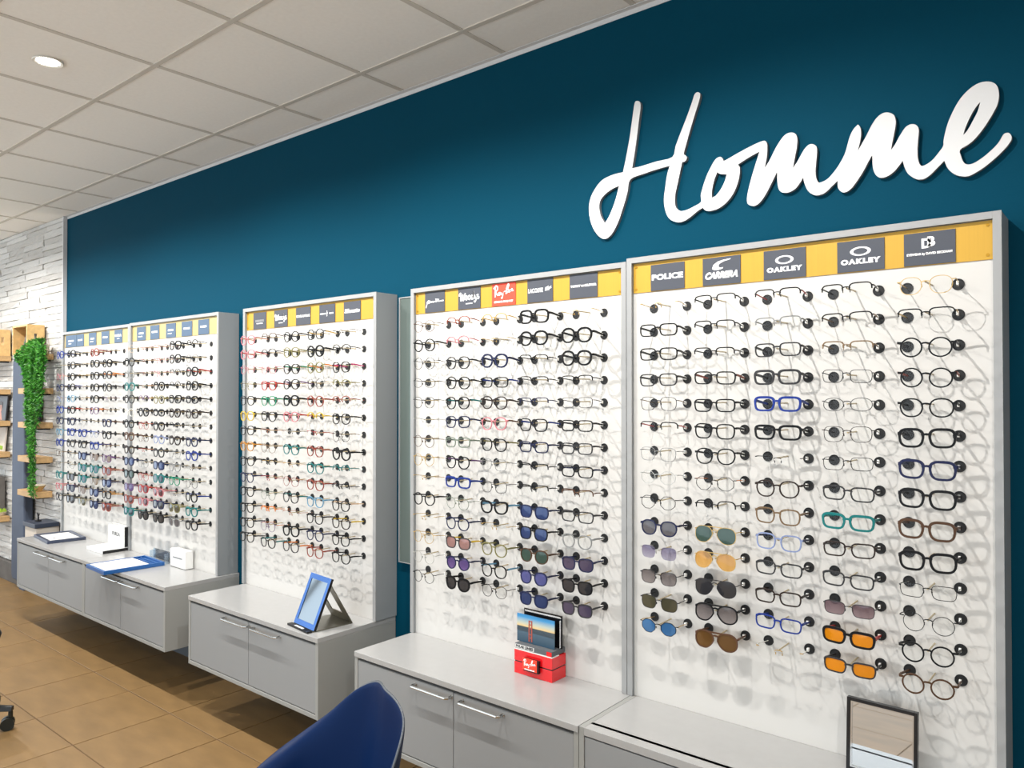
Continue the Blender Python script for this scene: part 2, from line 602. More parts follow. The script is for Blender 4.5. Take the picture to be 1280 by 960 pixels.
# ------------------------------------------------------------ ceiling spots
rim_me = None
LPOS = ['rightmost', 'second from right', 'third from right', 'fourth from right', 'fifth from right', 'leftmost', 'left end', 'leftmost', 'second from left', 'third from left', 'fourth from left', 'rightmost', 'right end']
for k, (lx, ly, pw) in enumerate(LAMPS):
    t = empty('downlight', (lx, -ly, CEIL))
    if rim_me is None:
        rb = MB()
        n = 28
        prof = [(0.050, 0.0), (0.058, -0.004), (0.056, -0.008), (0.046, -0.006), (0.040, 0.0)]
        for a in range(n):
            for (r_, z_) in prof:
                rb.v.append((r_ * math.cos(2 * math.pi * a / n), r_ * math.sin(2 * math.pi * a / n), z_ - 0.0))
        for a in range(n):
            for b in range(len(prof) - 1):
                i, j = a * 5 + b, ((a + 1) % n) * 5 + b
                rb.face((i, j, j + 1, i + 1))
        rim_me = rb.mesh('rim', [M['lamp_rim']], True)
        dif_me = MB().disc((0, 0, -0.0035), (0, 0, 1), 0.043, 0.003, 24).mesh('diffuser', [M['lamp']])
    place('rim', rim_me, t)
    place('diffuser', dif_me, t)
    if k == 2:
        tag(t, 'round recessed ceiling spotlight glowing in a ceiling tile at upper left', 'ceiling light', 'ceiling spotlights')
    else:
        rw = 'row along the displays' if ly < 1.5 else ('far row by the shop front' if ly > 3 else 'middle of the shop')
        tag(t, 'recessed ceiling spotlight outside the frame, %s, %s' % (rw, LPOS[k]), 'ceiling light', 'ceiling spotlights')
    ld = bpy.data.lights.new('spot_light', 'SPOT')
    ld.energy = pw * 4
    ld.color = LAMP_COL
    ld.spot_size = R(160)
    ld.spot_blend = 0.5
    ld.shadow_soft_size = 0.011
    lo = bpy.data.objects.new('spot_light', ld)
    COL.objects.link(lo)
    lo.location = (lx, -ly, CEIL - 0.03)

# ------------------------------------------------------------ wall sign
SIGN = [
 [(-1.3717,2.6242),(-1.3683,2.6296),(-1.3647,2.6299),(-1.3612,2.6290),(-1.3574,2.6280),(-1.3536,2.6257),(-1.3507,2.6221),(-1.3489,2.6175),(-1.3479,2.6115),(-1.3479,2.6030),(-1.3492,2.5920),(-1.3515,2.5785),(-1.3543,2.5616),(-1.3576,2.5394),(-1.3613,2.5138),(-1.3649,2.4902),(-1.3681,2.4707),(-1.3712,2.4531),(-1.3742,2.4368),(-1.3771,2.4221),(-1.3799,2.4087),(-1.3827,2.3953),(-1.3720,2.3954),(-1.3613,2.3954),(-1.3477,2.3960),(-1.3290,2.3975),(-1.3074,2.3994),(-1.2860,2.4011),(-1.2642,2.4011),(-1.2426,2.4009),(-1.2262,2.4043),(-1.2186,2.4136),(-1.2162,2.4265),(-1.2130,2.4402),(-1.2071,2.4538),(-1.2005,2.4683),(-1.1935,2.4833),(-1.1860,2.4989),(-1.1783,2.5152),(-1.1709,2.5311),(-1.1638,2.5472),(-1.1572,2.5630),(-1.1517,2.5762),(-1.1482,2.5857),(-1.1460,2.5925),(-1.1435,2.5975),(-1.1400,2.6008),(-1.1363,2.6023),(-1.1328,2.6024),(-1.1291,2.6011),(-1.1256,2.5984),(-1.1234,2.5942),(-1.1231,2.5889),(-1.1241,2.5821),(-1.1266,2.5730),(-1.1308,2.5607),(-1.1364,2.5461),(-1.1424,2.5302),(-1.1486,2.5129),(-1.1552,2.4943),(-1.1615,2.4762),(-1.1675,2.4584),(-1.1731,2.4411),(-1.1776,2.4269),(-1.1806,2.4172),(-1.1824,2.4107),(-1.1828,2.4056),(-1.1807,2.4023),(-1.1772,2.4004),(-1.1745,2.3981),(-1.1731,2.3942),(-1.1726,2.3899),(-1.1732,2.3861),(-1.1755,2.3833),(-1.1790,2.3811),(-1.1822,2.3797),(-1.1845,2.3795),(-1.1866,2.3802),(-1.1886,2.3809),(-1.1914,2.3703),(-1.1942,2.3597),(-1.1971,2.3484),(-1.2003,2.3355),(-1.2037,2.3219),(-1.2069,2.3089),(-1.2101,2.2970),(-1.2132,2.2857),(-1.2154,2.2749),(-1.2165,2.2643),(-1.2167,2.2542),(-1.2162,2.2454),(-1.2151,2.2381),(-1.2133,2.2320),(-1.2104,2.2267),(-1.2061,2.2219),(-1.2007,2.2179),(-1.1942,2.2154),(-1.1864,2.2149),(-1.1775,2.2158),(-1.1686,2.2173),(-1.1600,2.2194),(-1.1515,2.2221),(-1.1433,2.2250),(-1.1349,2.2277),(-1.1269,2.2307),(-1.1214,2.2349),(-1.1204,2.2409),(-1.1219,2.2481),(-1.1223,2.2563),(-1.1205,2.2653),(-1.1175,2.2751),(-1.1140,2.2857),(-1.1097,2.2974),(-1.1047,2.3099),(-1.0995,2.3215),(-1.0940,2.3316),(-1.0884,2.3408),(-1.0830,2.3490),(-1.0781,2.3563),(-1.0735,2.3625),(-1.0688,2.3672),(-1.0639,2.3699),(-1.0590,2.3711),(-1.0547,2.3712),(-1.0515,2.3702),(-1.0489,2.3682),(-1.0467,2.3655),(-1.0449,2.3622),(-1.0435,2.3582),(-1.0420,2.3543),(-1.0349,2.3568),(-1.0279,2.3592),(-1.0190,2.3622),(-1.0073,2.3664),(-0.9939,2.3711),(-0.9801,2.3757),(-0.9657,2.3802),(-0.9510,2.3846),(-0.9381,2.3881),(-0.9275,2.3906),(-0.9188,2.3922),(-0.9119,2.3928),(-0.9073,2.3926),(-0.9047,2.3914),(-0.9026,2.3890),(-0.9006,2.3858),(-0.8991,2.3814),(-0.8982,2.3754),(-0.8980,2.3666),(-0.8984,2.3561),(-0.8991,2.3464),(-0.9001,2.3387),(-0.9015,2.3319),(-0.9029,2.3253),(-0.9041,2.3190),(-0.9054,2.3129),(-0.9066,2.3067),(-0.9011,2.3142),(-0.8956,2.3216),(-0.8899,2.3301),(-0.8839,2.3405),(-0.8777,2.3520),(-0.8715,2.3626),(-0.8653,2.3720),(-0.8591,2.3805),(-0.8533,2.3876),(-0.8483,2.3927),(-0.8437,2.3963),(-0.8389,2.3988),(-0.8336,2.4003),(-0.8280,2.4006),(-0.8229,2.4000),(-0.8183,2.3985),(-0.8140,2.3960),(-0.8106,2.3926),(-0.8081,2.3885),(-0.8064,2.3834),(-0.8054,2.3773),(-0.8051,2.3700),(-0.8056,2.3617),(-0.8065,2.3527),(-0.8082,2.3430),(-0.8104,2.3325),(-0.8127,2.3220),(-0.8147,2.3114),(-0.8167,2.3008),(-0.8188,2.2901),(-0.8139,2.2963),(-0.8091,2.3024),(-0.8039,2.3096),(-0.7981,2.3190),(-0.7921,2.3293),(-0.7864,2.3379),(-0.7814,2.3439),(-0.7768,2.3481),(-0.7725,2.3509),(-0.7683,2.3522),(-0.7643,2.3521),(-0.7605,2.3512),(-0.7567,2.3495),(-0.7531,2.3470),(-0.7503,2.3438),(-0.7484,2.3402),(-0.7474,2.3358),(-0.7469,2.3299),(-0.7471,2.3219),(-0.7479,2.3125),(-0.7488,2.3023),(-0.7498,2.2909),(-0.7510,2.2787),(-0.7516,2.2679),(-0.7515,2.2596),(-0.7508,2.2526),(-0.7497,2.2466),(-0.7481,2.2412),(-0.7461,2.2367),(-0.7440,2.2334),(-0.7422,2.2316),(-0.7403,2.2310),(-0.7372,2.2313),(-0.7321,2.2322),(-0.7258,2.2339),(-0.7197,2.2365),(-0.7145,2.2400),(-0.7095,2.2444),(-0.7042,2.2497),(-0.6982,2.2562),(-0.6919,2.2636),(-0.6857,2.2718),(-0.6797,2.2810),(-0.6738,2.2909),(-0.6689,2.3002),(-0.6657,2.3084),(-0.6635,2.3160),(-0.6613,2.3240),(-0.6588,2.3330),(-0.6564,2.3423),(-0.6536,2.3508),(-0.6504,2.3583),(-0.6468,2.3650),(-0.6431,2.3706),(-0.6392,2.3748),(-0.6352,2.3780),(-0.6312,2.3811),(-0.6291,2.3788),(-0.6271,2.3765),(-0.6253,2.3729),(-0.6240,2.3675),(-0.6229,2.3608),(-0.6225,2.3535),(-0.6230,2.3457),(-0.6241,2.3374),(-0.6256,2.3291),(-0.6274,2.3210),(-0.6295,2.3128),(-0.6316,2.3047),(-0.6288,2.3091),(-0.6261,2.3135),(-0.6227,2.3191),(-0.6182,2.3266),(-0.6131,2.3352),(-0.6079,2.3441),(-0.6030,2.3535),(-0.5982,2.3632),(-0.5933,2.3719),(-0.5884,2.3791),(-0.5836,2.3853),(-0.5788,2.3903),(-0.5740,2.3941),(-0.5692,2.3967),(-0.5645,2.3984),(-0.5598,2.3990),(-0.5551,2.3987),(-0.5504,2.3975),(-0.5454,2.3952),(-0.5404,2.3919),(-0.5364,2.3881),(-0.5337,2.3836),(-0.5320,2.3785),(-0.5309,2.3731),(-0.5303,2.3676),(-0.5303,2.3618),(-0.5310,2.3548),(-0.5325,2.3461),(-0.5345,2.3363),(-0.5367,2.3256),(-0.5389,2.3139),(-0.5411,2.3013),(-0.5434,2.2888),(-0.5405,2.2923),(-0.5375,2.2957),(-0.5341,2.3006),(-0.5298,2.3080),(-0.5249,2.3168),(-0.5201,2.3250),(-0.5153,2.3324),(-0.5106,2.3393),(-0.5062,2.3447),(-0.5023,2.3478),(-0.4987,2.3494),(-0.4952,2.3504),(-0.4919,2.3508),(-0.4888,2.3506),(-0.4857,2.3497),(-0.4824,2.3480),(-0.4790,2.3455),(-0.4763,2.3425),(-0.4744,2.3389),(-0.4731,2.3347),(-0.4723,2.3296),(-0.4724,2.3236),(-0.4731,2.3168),(-0.4738,2.3090),(-0.4745,2.2996),(-0.4753,2.2892),(-0.4759,2.2795),(-0.4760,2.2708),(-0.4759,2.2628),(-0.4755,2.2554),(-0.4745,2.2484),(-0.4732,2.2420),(-0.4715,2.2367),(-0.4697,2.2329),(-0.4676,2.2303),(-0.4649,2.2289),(-0.4613,2.2288),(-0.4572,2.2299),(-0.4529,2.2316),(-0.4485,2.2339),(-0.4439,2.2367),(-0.4396,2.2400),(-0.4359,2.2434),(-0.4325,2.2472),(-0.4285,2.2520),(-0.4232,2.2584),(-0.4174,2.2657),(-0.4131,2.2727),(-0.4119,2.2780),(-0.4122,2.2829),(-0.4118,2.2897),(-0.4098,2.3001),(-0.4072,2.3124),(-0.4042,2.3242),(-0.4009,2.3345),(-0.3972,2.3442),(-0.3930,2.3540),(-0.3881,2.3644),(-0.3828,2.3748),(-0.3771,2.3843),(-0.3712,2.3926),(-0.3649,2.4000),(-0.3584,2.4064),(-0.3513,2.4121),(-0.3439,2.4168),(-0.3368,2.4204),(-0.3305,2.4226),(-0.3246,2.4237),(-0.3186,2.4238),(-0.3124,2.4231),(-0.3062,2.4214),(-0.3007,2.4191),(-0.2961,2.4161),(-0.2921,2.4123),(-0.2889,2.4080),(-0.2866,2.4029),(-0.2850,2.3972),(-0.2840,2.3910),(-0.2835,2.3843),(-0.2836,2.3772),(-0.2842,2.3702),(-0.2852,2.3639),(-0.2867,2.3577),(-0.2893,2.3506),(-0.2935,2.3419),(-0.2987,2.3323),(-0.3043,2.3227),(-0.3101,2.3133),(-0.3163,2.3039),(-0.3225,2.2953),(-0.3287,2.2875),(-0.3349,2.2805),(-0.3408,2.2746),(-0.3461,2.2702),(-0.3510,2.2668),(-0.3562,2.2637),(-0.3625,2.2608),(-0.3689,2.2582),(-0.3733,2.2547),(-0.3741,2.2498),(-0.3728,2.2441),(-0.3712,2.2383),(-0.3698,2.2323),(-0.3679,2.2263),(-0.3657,2.2211),(-0.3632,2.2172),(-0.3602,2.2142),(-0.3565,2.2122),(-0.3521,2.2113),(-0.3470,2.2115),(-0.3412,2.2128),(-0.3346,2.2157),(-0.3272,2.2198),(-0.3199,2.2245),(-0.3127,2.2297),(-0.3055,2.2355),(-0.2989,2.2412),(-0.2932,2.2467),(-0.2882,2.2521),(-0.2841,2.2573),(-0.2810,2.2624),(-0.2787,2.2673),(-0.2766,2.2713),(-0.2747,2.2740),(-0.2729,2.2759),(-0.2708,2.2769),(-0.2680,2.2774),(-0.2648,2.2771),(-0.2620,2.2757),(-0.2597,2.2729),(-0.2576,2.2690),(-0.2563,2.2652),(-0.2559,2.2620),(-0.2563,2.2590),(-0.2578,2.2552),(-0.2607,2.2503),(-0.2646,2.2447),(-0.2696,2.2387),(-0.2756,2.2323),(-0.2825,2.2255),(-0.2902,2.2186),(-0.2988,2.2114),(-0.3081,2.2041),(-0.3171,2.1976),(-0.3257,2.1924),(-0.3341,2.1880),(-0.3414,2.1846),(-0.3470,2.1822),(-0.3517,2.1808),(-0.3567,2.1803),(-0.3628,2.1809),(-0.3692,2.1825),(-0.3753,2.1848),(-0.3808,2.1877),(-0.3860,2.1913),(-0.3908,2.1955),(-0.3954,2.2005),(-0.3997,2.2062),(-0.4033,2.2123),(-0.4061,2.2187),(-0.4083,2.2256),(-0.4105,2.2324),(-0.4154,2.2278),(-0.4203,2.2233),(-0.4256,2.2183),(-0.4319,2.2122),(-0.4387,2.2056),(-0.4451,2.2001),(-0.4508,2.1963),(-0.4562,2.1937),(-0.4615,2.1921),(-0.4670,2.1917),(-0.4725,2.1924),(-0.4780,2.1944),(-0.4838,2.1980),(-0.4897,2.2029),(-0.4947,2.2075),(-0.4981,2.2111),(-0.5005,2.2145),(-0.5028,2.2186),(-0.5053,2.2241),(-0.5076,2.2304),(-0.5095,2.2365),(-0.5111,2.2422),(-0.5123,2.2478),(-0.5136,2.2533),(-0.5156,2.2501),(-0.5177,2.2469),(-0.5205,2.2432),(-0.5246,2.2382),(-0.5294,2.2326),(-0.5345,2.2276),(-0.5399,2.2233),(-0.5456,2.2197),(-0.5514,2.2170),(-0.5572,2.2153),(-0.5630,2.2145),(-0.5683,2.2148),(-0.5731,2.2163),(-0.5774,2.2189),(-0.5811,2.2224),(-0.5843,2.2268),(-0.5868,2.2320),(-0.5888,2.2377),(-0.5903,2.2435),(-0.5912,2.2497),(-0.5919,2.2569),(-0.5924,2.2654),(-0.5926,2.2749),(-0.5929,2.2844),(-0.5958,2.2795),(-0.5987,2.2747),(-0.6025,2.2683),(-0.6078,2.2588),(-0.6140,2.2478),(-0.6202,2.2374),(-0.6262,2.2283),(-0.6323,2.2199),(-0.6380,2.2124),(-0.6432,2.2060),(-0.6481,2.2005),(-0.6529,2.1961),(-0.6581,2.1929),(-0.6632,2.1907),(-0.6680,2.1899),(-0.6724,2.1904),(-0.6765,2.1923),(-0.6800,2.1951),(-0.6831,2.1987),(-0.6857,2.2032),(-0.6876,2.2084),(-0.6883,2.2144),(-0.6884,2.2211),(-0.6884,2.2277),(-0.6931,2.2239),(-0.6978,2.2200),(-0.7028,2.2159),(-0.7084,2.2109),(-0.7142,2.2056),(-0.7199,2.2012),(-0.7252,2.1982),(-0.7303,2.1961),(-0.7355,2.1948),(-0.7408,2.1942),(-0.7462,2.1943),(-0.7512,2.1952),(-0.7559,2.1970),(-0.7602,2.1997),(-0.7638,2.2022),(-0.7664,2.2040),(-0.7683,2.2058),(-0.7704,2.2083),(-0.7729,2.2115),(-0.7757,2.2154),(-0.7782,2.2201),(-0.7807,2.2260),(-0.7831,2.2326),(-0.7851,2.2389),(-0.7865,2.2446),(-0.7875,2.2500),(-0.7885,2.2554),(-0.7919,2.2501),(-0.7954,2.2447),(-0.7990,2.2396),(-0.8028,2.2347),(-0.8068,2.2299),(-0.8113,2.2258),(-0.8169,2.2225),(-0.8230,2.2199),(-0.8290,2.2182),(-0.8346,2.2174),(-0.8399,2.2174),(-0.8451,2.2184),(-0.8503,2.2202),(-0.8553,2.2230),(-0.8594,2.2269),(-0.8623,2.2323),(-0.8643,2.2388),(-0.8658,2.2460),(-0.8668,2.2544),(-0.8673,2.2635),(-0.8676,2.2716),(-0.8677,2.2777),(-0.8676,2.2827),(-0.8675,2.2878),(-0.8711,2.2811),(-0.8748,2.2744),(-0.8792,2.2665),(-0.8849,2.2561),(-0.8913,2.2444),(-0.8977,2.2334),(-0.9040,2.2238),(-0.9102,2.2148),(-0.9163,2.2074),(-0.9221,2.2017),(-0.9278,2.1976),(-0.9332,2.1947),(-0.9384,2.1933),(-0.9434,2.1932),(-0.9483,2.1942),(-0.9532,2.1961),(-0.9579,2.1990),(-0.9615,2.2029),(-0.9636,2.2079),(-0.9645,2.2138),(-0.9645,2.2208),(-0.9636,2.2288),(-0.9618,2.2378),(-0.9595,2.2477),(-0.9567,2.2588),(-0.9533,2.2709),(-0.9498,2.2829),(-0.9461,2.2947),(-0.9421,2.3065),(-0.9384,2.3175),(-0.9349,2.3277),(-0.9317,2.3370),(-0.9288,2.3451),(-0.9267,2.3514),(-0.9249,2.3564),(-0.9232,2.3615),(-0.9307,2.3590),(-0.9382,2.3565),(-0.9458,2.3540),(-0.9533,2.3513),(-0.9608,2.3486),(-0.9686,2.3456),(-0.9768,2.3421),(-0.9853,2.3383),(-0.9937,2.3345),(-0.9916,2.3310),(-0.9895,2.3276),(-0.9880,2.3233),(-0.9873,2.3181),(-0.9872,2.3122),(-0.9880,2.3047),(-0.9898,2.2949),(-0.9924,2.2837),(-0.9959,2.2726),(-1.0003,2.2619),(-1.0055,2.2514),(-1.0116,2.2416),(-1.0188,2.2327),(-1.0268,2.2245),(-1.0353,2.2173),(-1.0442,2.2113),(-1.0536,2.2065),(-1.0633,2.2028),(-1.0739,2.2007),(-1.0847,2.1998),(-1.0937,2.1999),(-1.0999,2.2012),(-1.1044,2.2034),(-1.1080,2.2059),(-1.1110,2.2087),(-1.1132,2.2117),(-1.1154,2.2148),(-1.1225,2.2116),(-1.1296,2.2084),(-1.1370,2.2046),(-1.1452,2.1996),(-1.1537,2.1939),(-1.1623,2.1889),(-1.1708,2.1848),(-1.1793,2.1814),(-1.1879,2.1792),(-1.1965,2.1784),(-1.2051,2.1789),(-1.2137,2.1812),(-1.2229,2.1854),(-1.2321,2.1914),(-1.2399,2.1986),(-1.2455,2.2071),(-1.2497,2.2168),(-1.2530,2.2274),(-1.2557,2.2389),(-1.2576,2.2512),(-1.2582,2.2641),(-1.2573,2.2774),(-1.2551,2.2912),(-1.2528,2.3050),(-1.2508,2.3189),(-1.2486,2.3328),(-1.2461,2.3456),(-1.2430,2.3566),(-1.2396,2.3665),(-1.2361,2.3765),(-1.2501,2.3758),(-1.2641,2.3751),(-1.2794,2.3739),(-1.2966,2.3723),(-1.3152,2.3703),(-1.3339,2.3678),(-1.3541,2.3658),(-1.3745,2.3634),(-1.3899,2.3577),(-1.3965,2.3472),(-1.3982,2.3335),(-1.4006,2.3182),(-1.4058,2.3018),(-1.4118,2.2839),(-1.4186,2.2653),(-1.4265,2.2453),(-1.4352,2.2247),(-1.4440,2.2068),(-1.4525,2.1929),(-1.4610,2.1816),(-1.4696,2.1728),(-1.4782,2.1661),(-1.4868,2.1619),(-1.4955,2.1604),(-1.5042,2.1621),(-1.5129,2.1665),(-1.5217,2.1734),(-1.5309,2.1831),(-1.5402,2.1953),(-1.5482,2.2089),(-1.5547,2.2238),(-1.5599,2.2400),(-1.5634,2.2559),(-1.5651,2.2714),(-1.5651,2.2867),(-1.5634,2.3009),(-1.5601,2.3136),(-1.5551,2.3252),(-1.5480,2.3369),(-1.5384,2.3496),(-1.5268,2.3622),(-1.5139,2.3724),(-1.5000,2.3792),(-1.4849,2.3835),(-1.4693,2.3865),(-1.4531,2.3881),(-1.4365,2.3884),(-1.4198,2.3886),(-1.4158,2.4042),(-1.4118,2.4198),(-1.4075,2.4372),(-1.4028,2.4575),(-1.3979,2.4796),(-1.3931,2.5024),(-1.3888,2.5266),(-1.3847,2.5514),(-1.3810,2.5739),(-1.3777,2.5939),(-1.3748,2.6116)],
 [(-1.4365,2.3430),(-1.4411,2.3271),(-1.4457,2.3113),(-1.4511,2.2955),(-1.4579,2.2793),(-1.4655,2.2631),(-1.4732,2.2487),(-1.4806,2.2371),(-1.4880,2.2272),(-1.4954,2.2173),(-1.5021,2.2274),(-1.5088,2.2376),(-1.5141,2.2486),(-1.5177,2.2615),(-1.5200,2.2752),(-1.5200,2.2876),(-1.5177,2.2976),(-1.5132,2.3062),(-1.5065,2.3140),(-1.4969,2.3214),(-1.4852,2.3281),(-1.4730,2.3337),(-1.4611,2.3375),(-1.4488,2.3403)],
 [(-1.0637,2.3236),(-1.0613,2.3207),(-1.0589,2.3178),(-1.0549,2.3152),(-1.0483,2.3131),(-1.0401,2.3115),(-1.0318,2.3098),(-1.0340,2.3025),(-1.0361,2.2952),(-1.0391,2.2877),(-1.0431,2.2796),(-1.0480,2.2712),(-1.0531,2.2637),(-1.0584,2.2573),(-1.0639,2.2518),(-1.0692,2.2475),(-1.0741,2.2449),(-1.0787,2.2435),(-1.0834,2.2422),(-1.0833,2.2509),(-1.0833,2.2597),(-1.0825,2.2687),(-1.0807,2.2784),(-1.0781,2.2884),(-1.0751,2.2979),(-1.0716,2.3068),(-1.0677,2.3152)],
 [(-0.3259,2.3718),(-0.3274,2.3647),(-0.3289,2.3576),(-0.3312,2.3501),(-0.3348,2.3418),(-0.3392,2.3331),(-0.3435,2.3247),(-0.3478,2.3167),(-0.3520,2.3090),(-0.3559,2.3027),(-0.3593,2.2985),(-0.3623,2.2958),(-0.3653,2.2930),(-0.3639,2.2986),(-0.3626,2.3043),(-0.3605,2.3108),(-0.3574,2.3190),(-0.3536,2.3281),(-0.3496,2.3368),(-0.3455,2.3447),(-0.3413,2.3521),(-0.3372,2.3586),(-0.3334,2.3637),(-0.3296,2.3677)],
]

cu = bpy.data.curves.new('wall_sign', 'CURVE')
cu.dimensions = '2D'
cu.fill_mode = 'BOTH'
cu.extrude = 0.007
for loop in SIGN:
    sp = cu.splines.new('POLY')
    sp.points.add(len(loop) - 1)
    for p, (a, b) in zip(sp.points, loop):
        p.co = (a, b, 0, 1)
    sp.use_cyclic_u = True
tmp = bpy.data.objects.new('tmp_sign', cu)
COL.objects.link(tmp)
sm = bpy.data.meshes.new_from_object(tmp.evaluated_get(bpy.context.evaluated_depsgraph_get()))
bpy.data.objects.remove(tmp)
for v in sm.vertices:
    v.co = (v.co.x, -v.co.z, v.co.y)
sm.materials.clear()
sm.materials.append(M['sign_white'])
sm.materials.append(M['sign_edge_shade'])
bmx = bmesh.new()
bmx.from_mesh(sm)
bmesh.ops.recalc_face_normals(bmx, faces=bmx.faces)
bmx.normal_update()
for f in bmx.faces:
    f.material_index = 0 if abs(f.normal.y) > 0.7 else 1
bmx.to_mesh(sm)
bmx.free()
sg = empty('wall_sign', (-0.95, 0, 2.17))
o = place('lettering', sm, sg, (0.95, -0.0075, -2.17))
tag(sg, 'large white handwritten Homme lettering sign on the blue wall', 'sign')

# ------------------------------------------------------------ display cases
KT = 0.5925           # worktop height
YB = 0.112            # face of the white board, distance from the wall
YC = 0.126            # face of the case frame
ROW_Z = [1.8815 - 0.0779 * k for k in range(14)]
CASES = {             # left edge, right edge, top
    'A': (-6.146, -5.049, 2.052),
    'B': (-5.047, -3.951, 2.056),
    'C': (-3.704, -2.622, 2.054),
    'D': (-2.399, -1.3415, 2.046),
    'E': (-1.3395, -0.2665, 2.056),
}
CASE_LABEL = {
    'A': 'leftmost of five tall white eyewear displays, touching the stone wall corner',
    'B': 'second tall white eyewear display from the left, with grey right side',
    'C': 'middle tall white eyewear display standing alone above the folding mirror',
    'D': 'second tall white eyewear display from the right, with one red logo',
    'E': 'rightmost tall white eyewear display below the handwritten wall sign',
}
DISP = {'A': 'leftmost display', 'B': 'second display from left', 'C': 'middle display', 'D': 'second display from right', 'E': 'rightmost display'}

ring = MB()
n = 18
for a in range(n):
    ca, sa = math.cos(2 * math.pi * a / n), math.sin(2 * math.pi * a / n)
    ring.v += [(0.0152 * ca, 0.001, 0.0152 * sa), (0.0148 * ca, -0.0022, 0.0148 * sa), (0.0128 * ca, -0.0022, 0.0128 * sa), (0.0118 * ca, -0.0006, 0.0118 * sa)]
for a in range(n):
    i, j = a * 4, ((a + 1) % n) * 4
    for b in range(3):
        ring.face((i + b, j + b, j + b + 1, i + b + 1))
ring.face([a * 4 + 3 for a in range(n)])
socket_me = ring.mesh('socket', [M['socket']], True)
pin_me = MB().tube([(0, 0.001, 0.0035), (0, -0.079, 0.0035), (0, -0.083, 0.0045)], 0.0022, 6).mesh('nose_pin', [M['pin']], True)

def col_x(c, k):
    a, b, t = CASES[c]
    return a + (0.156 + 0.19 * k) / 1.073 * (b - a)

LOGOS = {   # (left, right, bottom, top) of each plate relative to the case's left edge at 1.073 m width
    'E': [(0.087, 0.209), (0.272, 0.396), (0.468, 0.592), (0.679, 0.802), (0.850, 0.971)],
    'D': [(0.079, 0.196), (0.273, 0.396), (0.457, 0.577), (0.635, 0.755), (0.831, 0.951)],
    'C': [(0.085, 0.203), (0.275, 0.390), (0.462, 0.580), (0.650, 0.770), (0.835, 0.955)],
    'B': [(0.085, 0.203), (0.262, 0.378), (0.462, 0.580), (0.650, 0.770), (0.838, 0.955)],
    'A': [(0.045, 0.2325), (0.2375, 0.358), (0.440, 0.560), (0.640, 0.760), (0.840, 0.955)],
}

def lettering(plate, me, x, z, m, y=-0.0025):
    if isinstance(me, MB):
        me = me.mesh('lettering', [m])
    else:
        me.materials.clear()
        me.materials.append(m)
    return place('lettering', me, plate, (x, y, z))

def bars(widths, h, gap=0.0016):
    """a line of print too small to read in the photograph"""
    mb = MB()
    x = -(sum(widths) + gap * (len(widths) - 1)) / 2
    for w in widths:
        mb.box(x, x + w, -0.0003, 0.0003, -h / 2, h / 2)
        x += w + gap
    return mb

def rayban(w):
    k = w / 10.0
    st = [[(-4.9, 1.6), (-3.9, 2.6), (-3.0, 2.4), (-2.9, 1.3), (-3.9, 0.5), (-4.3, 0.5)], [(-3.9, 2.2), (-4.2, 0.2), (-4.1, -1.6)], [(-4.0, 0.5), (-3.0, -0.9), (-2.4, -0.9)],
          [(-1.6, 0.0), (-2.3, -0.1), (-2.4, -0.8), (-1.9, -0.9), (-1.5, 0.0), (-1.4, -0.8), (-1.0, -0.7)], [(-1.0, -0.1), (-0.8, -0.8), (-0.3, -0.6), (0.0, 0.2), (-0.3, -1.0), (-0.7, -2.2), (-1.1, -1.9)],
          [(0.4, 0.2), (0.9, 0.3)], [(1.2, -0.8), (1.6, 1.4), (2.3, 2.9), (2.6, 2.4), (1.8, 0.9), (1.5, 0.6), (2.3, 0.9), (2.4, 0.1), (1.6, -0.4)],
          [(3.2, 0.6), (2.7, 0.4), (2.7, -0.1), (3.1, 0.0), (3.4, 0.7), (3.5, 0.0)], [(3.6, 0.9), (3.7, 0.1), (4.0, 0.9), (4.3, 0.8), (4.3, 0.2), (4.9, 0.4)]]
    return ribbon([[(a * k, b * k) for a, b in s] for s in st], w * 0.042)

def woodys(w):
    k = w / 10.0
    st = [[(-4.9, 0.6), (-4.6, 1.5), (-4.0, 1.5), (-4.2, -0.6), (-3.8, -1.0), (-3.0, 1.2), (-3.1, -0.6), (-2.7, -1.0), (-1.8, 1.6)],
          [(-1.2, 0.6), (-1.8, 0.3), (-1.8, -0.6), (-1.2, -0.9), (-0.8, -0.2), (-1.2, 0.6)], [(0.3, 0.6), (-0.3, 0.3), (-0.3, -0.6), (0.3, -0.9), (0.7, -0.2), (0.3, 0.6)],
          [(1.9, 0.4), (1.3, 0.4), (1.1, -0.5), (1.5, -0.9), (2.0, -0.2), (2.3, 2.0), (2.0, -0.6), (2.3, -0.8)], [(2.7, 0.6), (2.8, -0.5), (3.3, -0.6), (3.7, 0.6), (3.4, -1.2), (2.9, -2.0), (2.4, -1.6)],
          [(4.7, 0.6), (4.2, 0.5), (4.3, 0.0), (4.8, -0.3), (4.6, -0.9), (3.9, -0.8)]]
    return ribbon([[(a * k, b * k) for a, b in s] for s in st], w * 0.045)

def signature(w):
    k = w / 10.0
    st = [[(-4.8, -2.2), (-4.2, -0.6), (-3.0, 0.6), (-3.8, 0.4), (-4.3, -0.4), (-3.0, -0.3), (-2.4, 0.5), (-2.6, -0.3), (-1.8, 0.2), (-1.6, -0.2), (-1.0, 0.3), (-0.8, -0.2), (0.0, 0.2), (0.3, -0.1), (1.0, 0.5), (0.9, -0.1), (1.8, 0.3), (2.2, 0.0), (3.2, 0.1), (4.9, 0.2)], [(0.4, 0.9), (2.4, 0.7)]]
    return ribbon([[(a * k, b * k) for a, b in s] for s in st], w * 0.035)

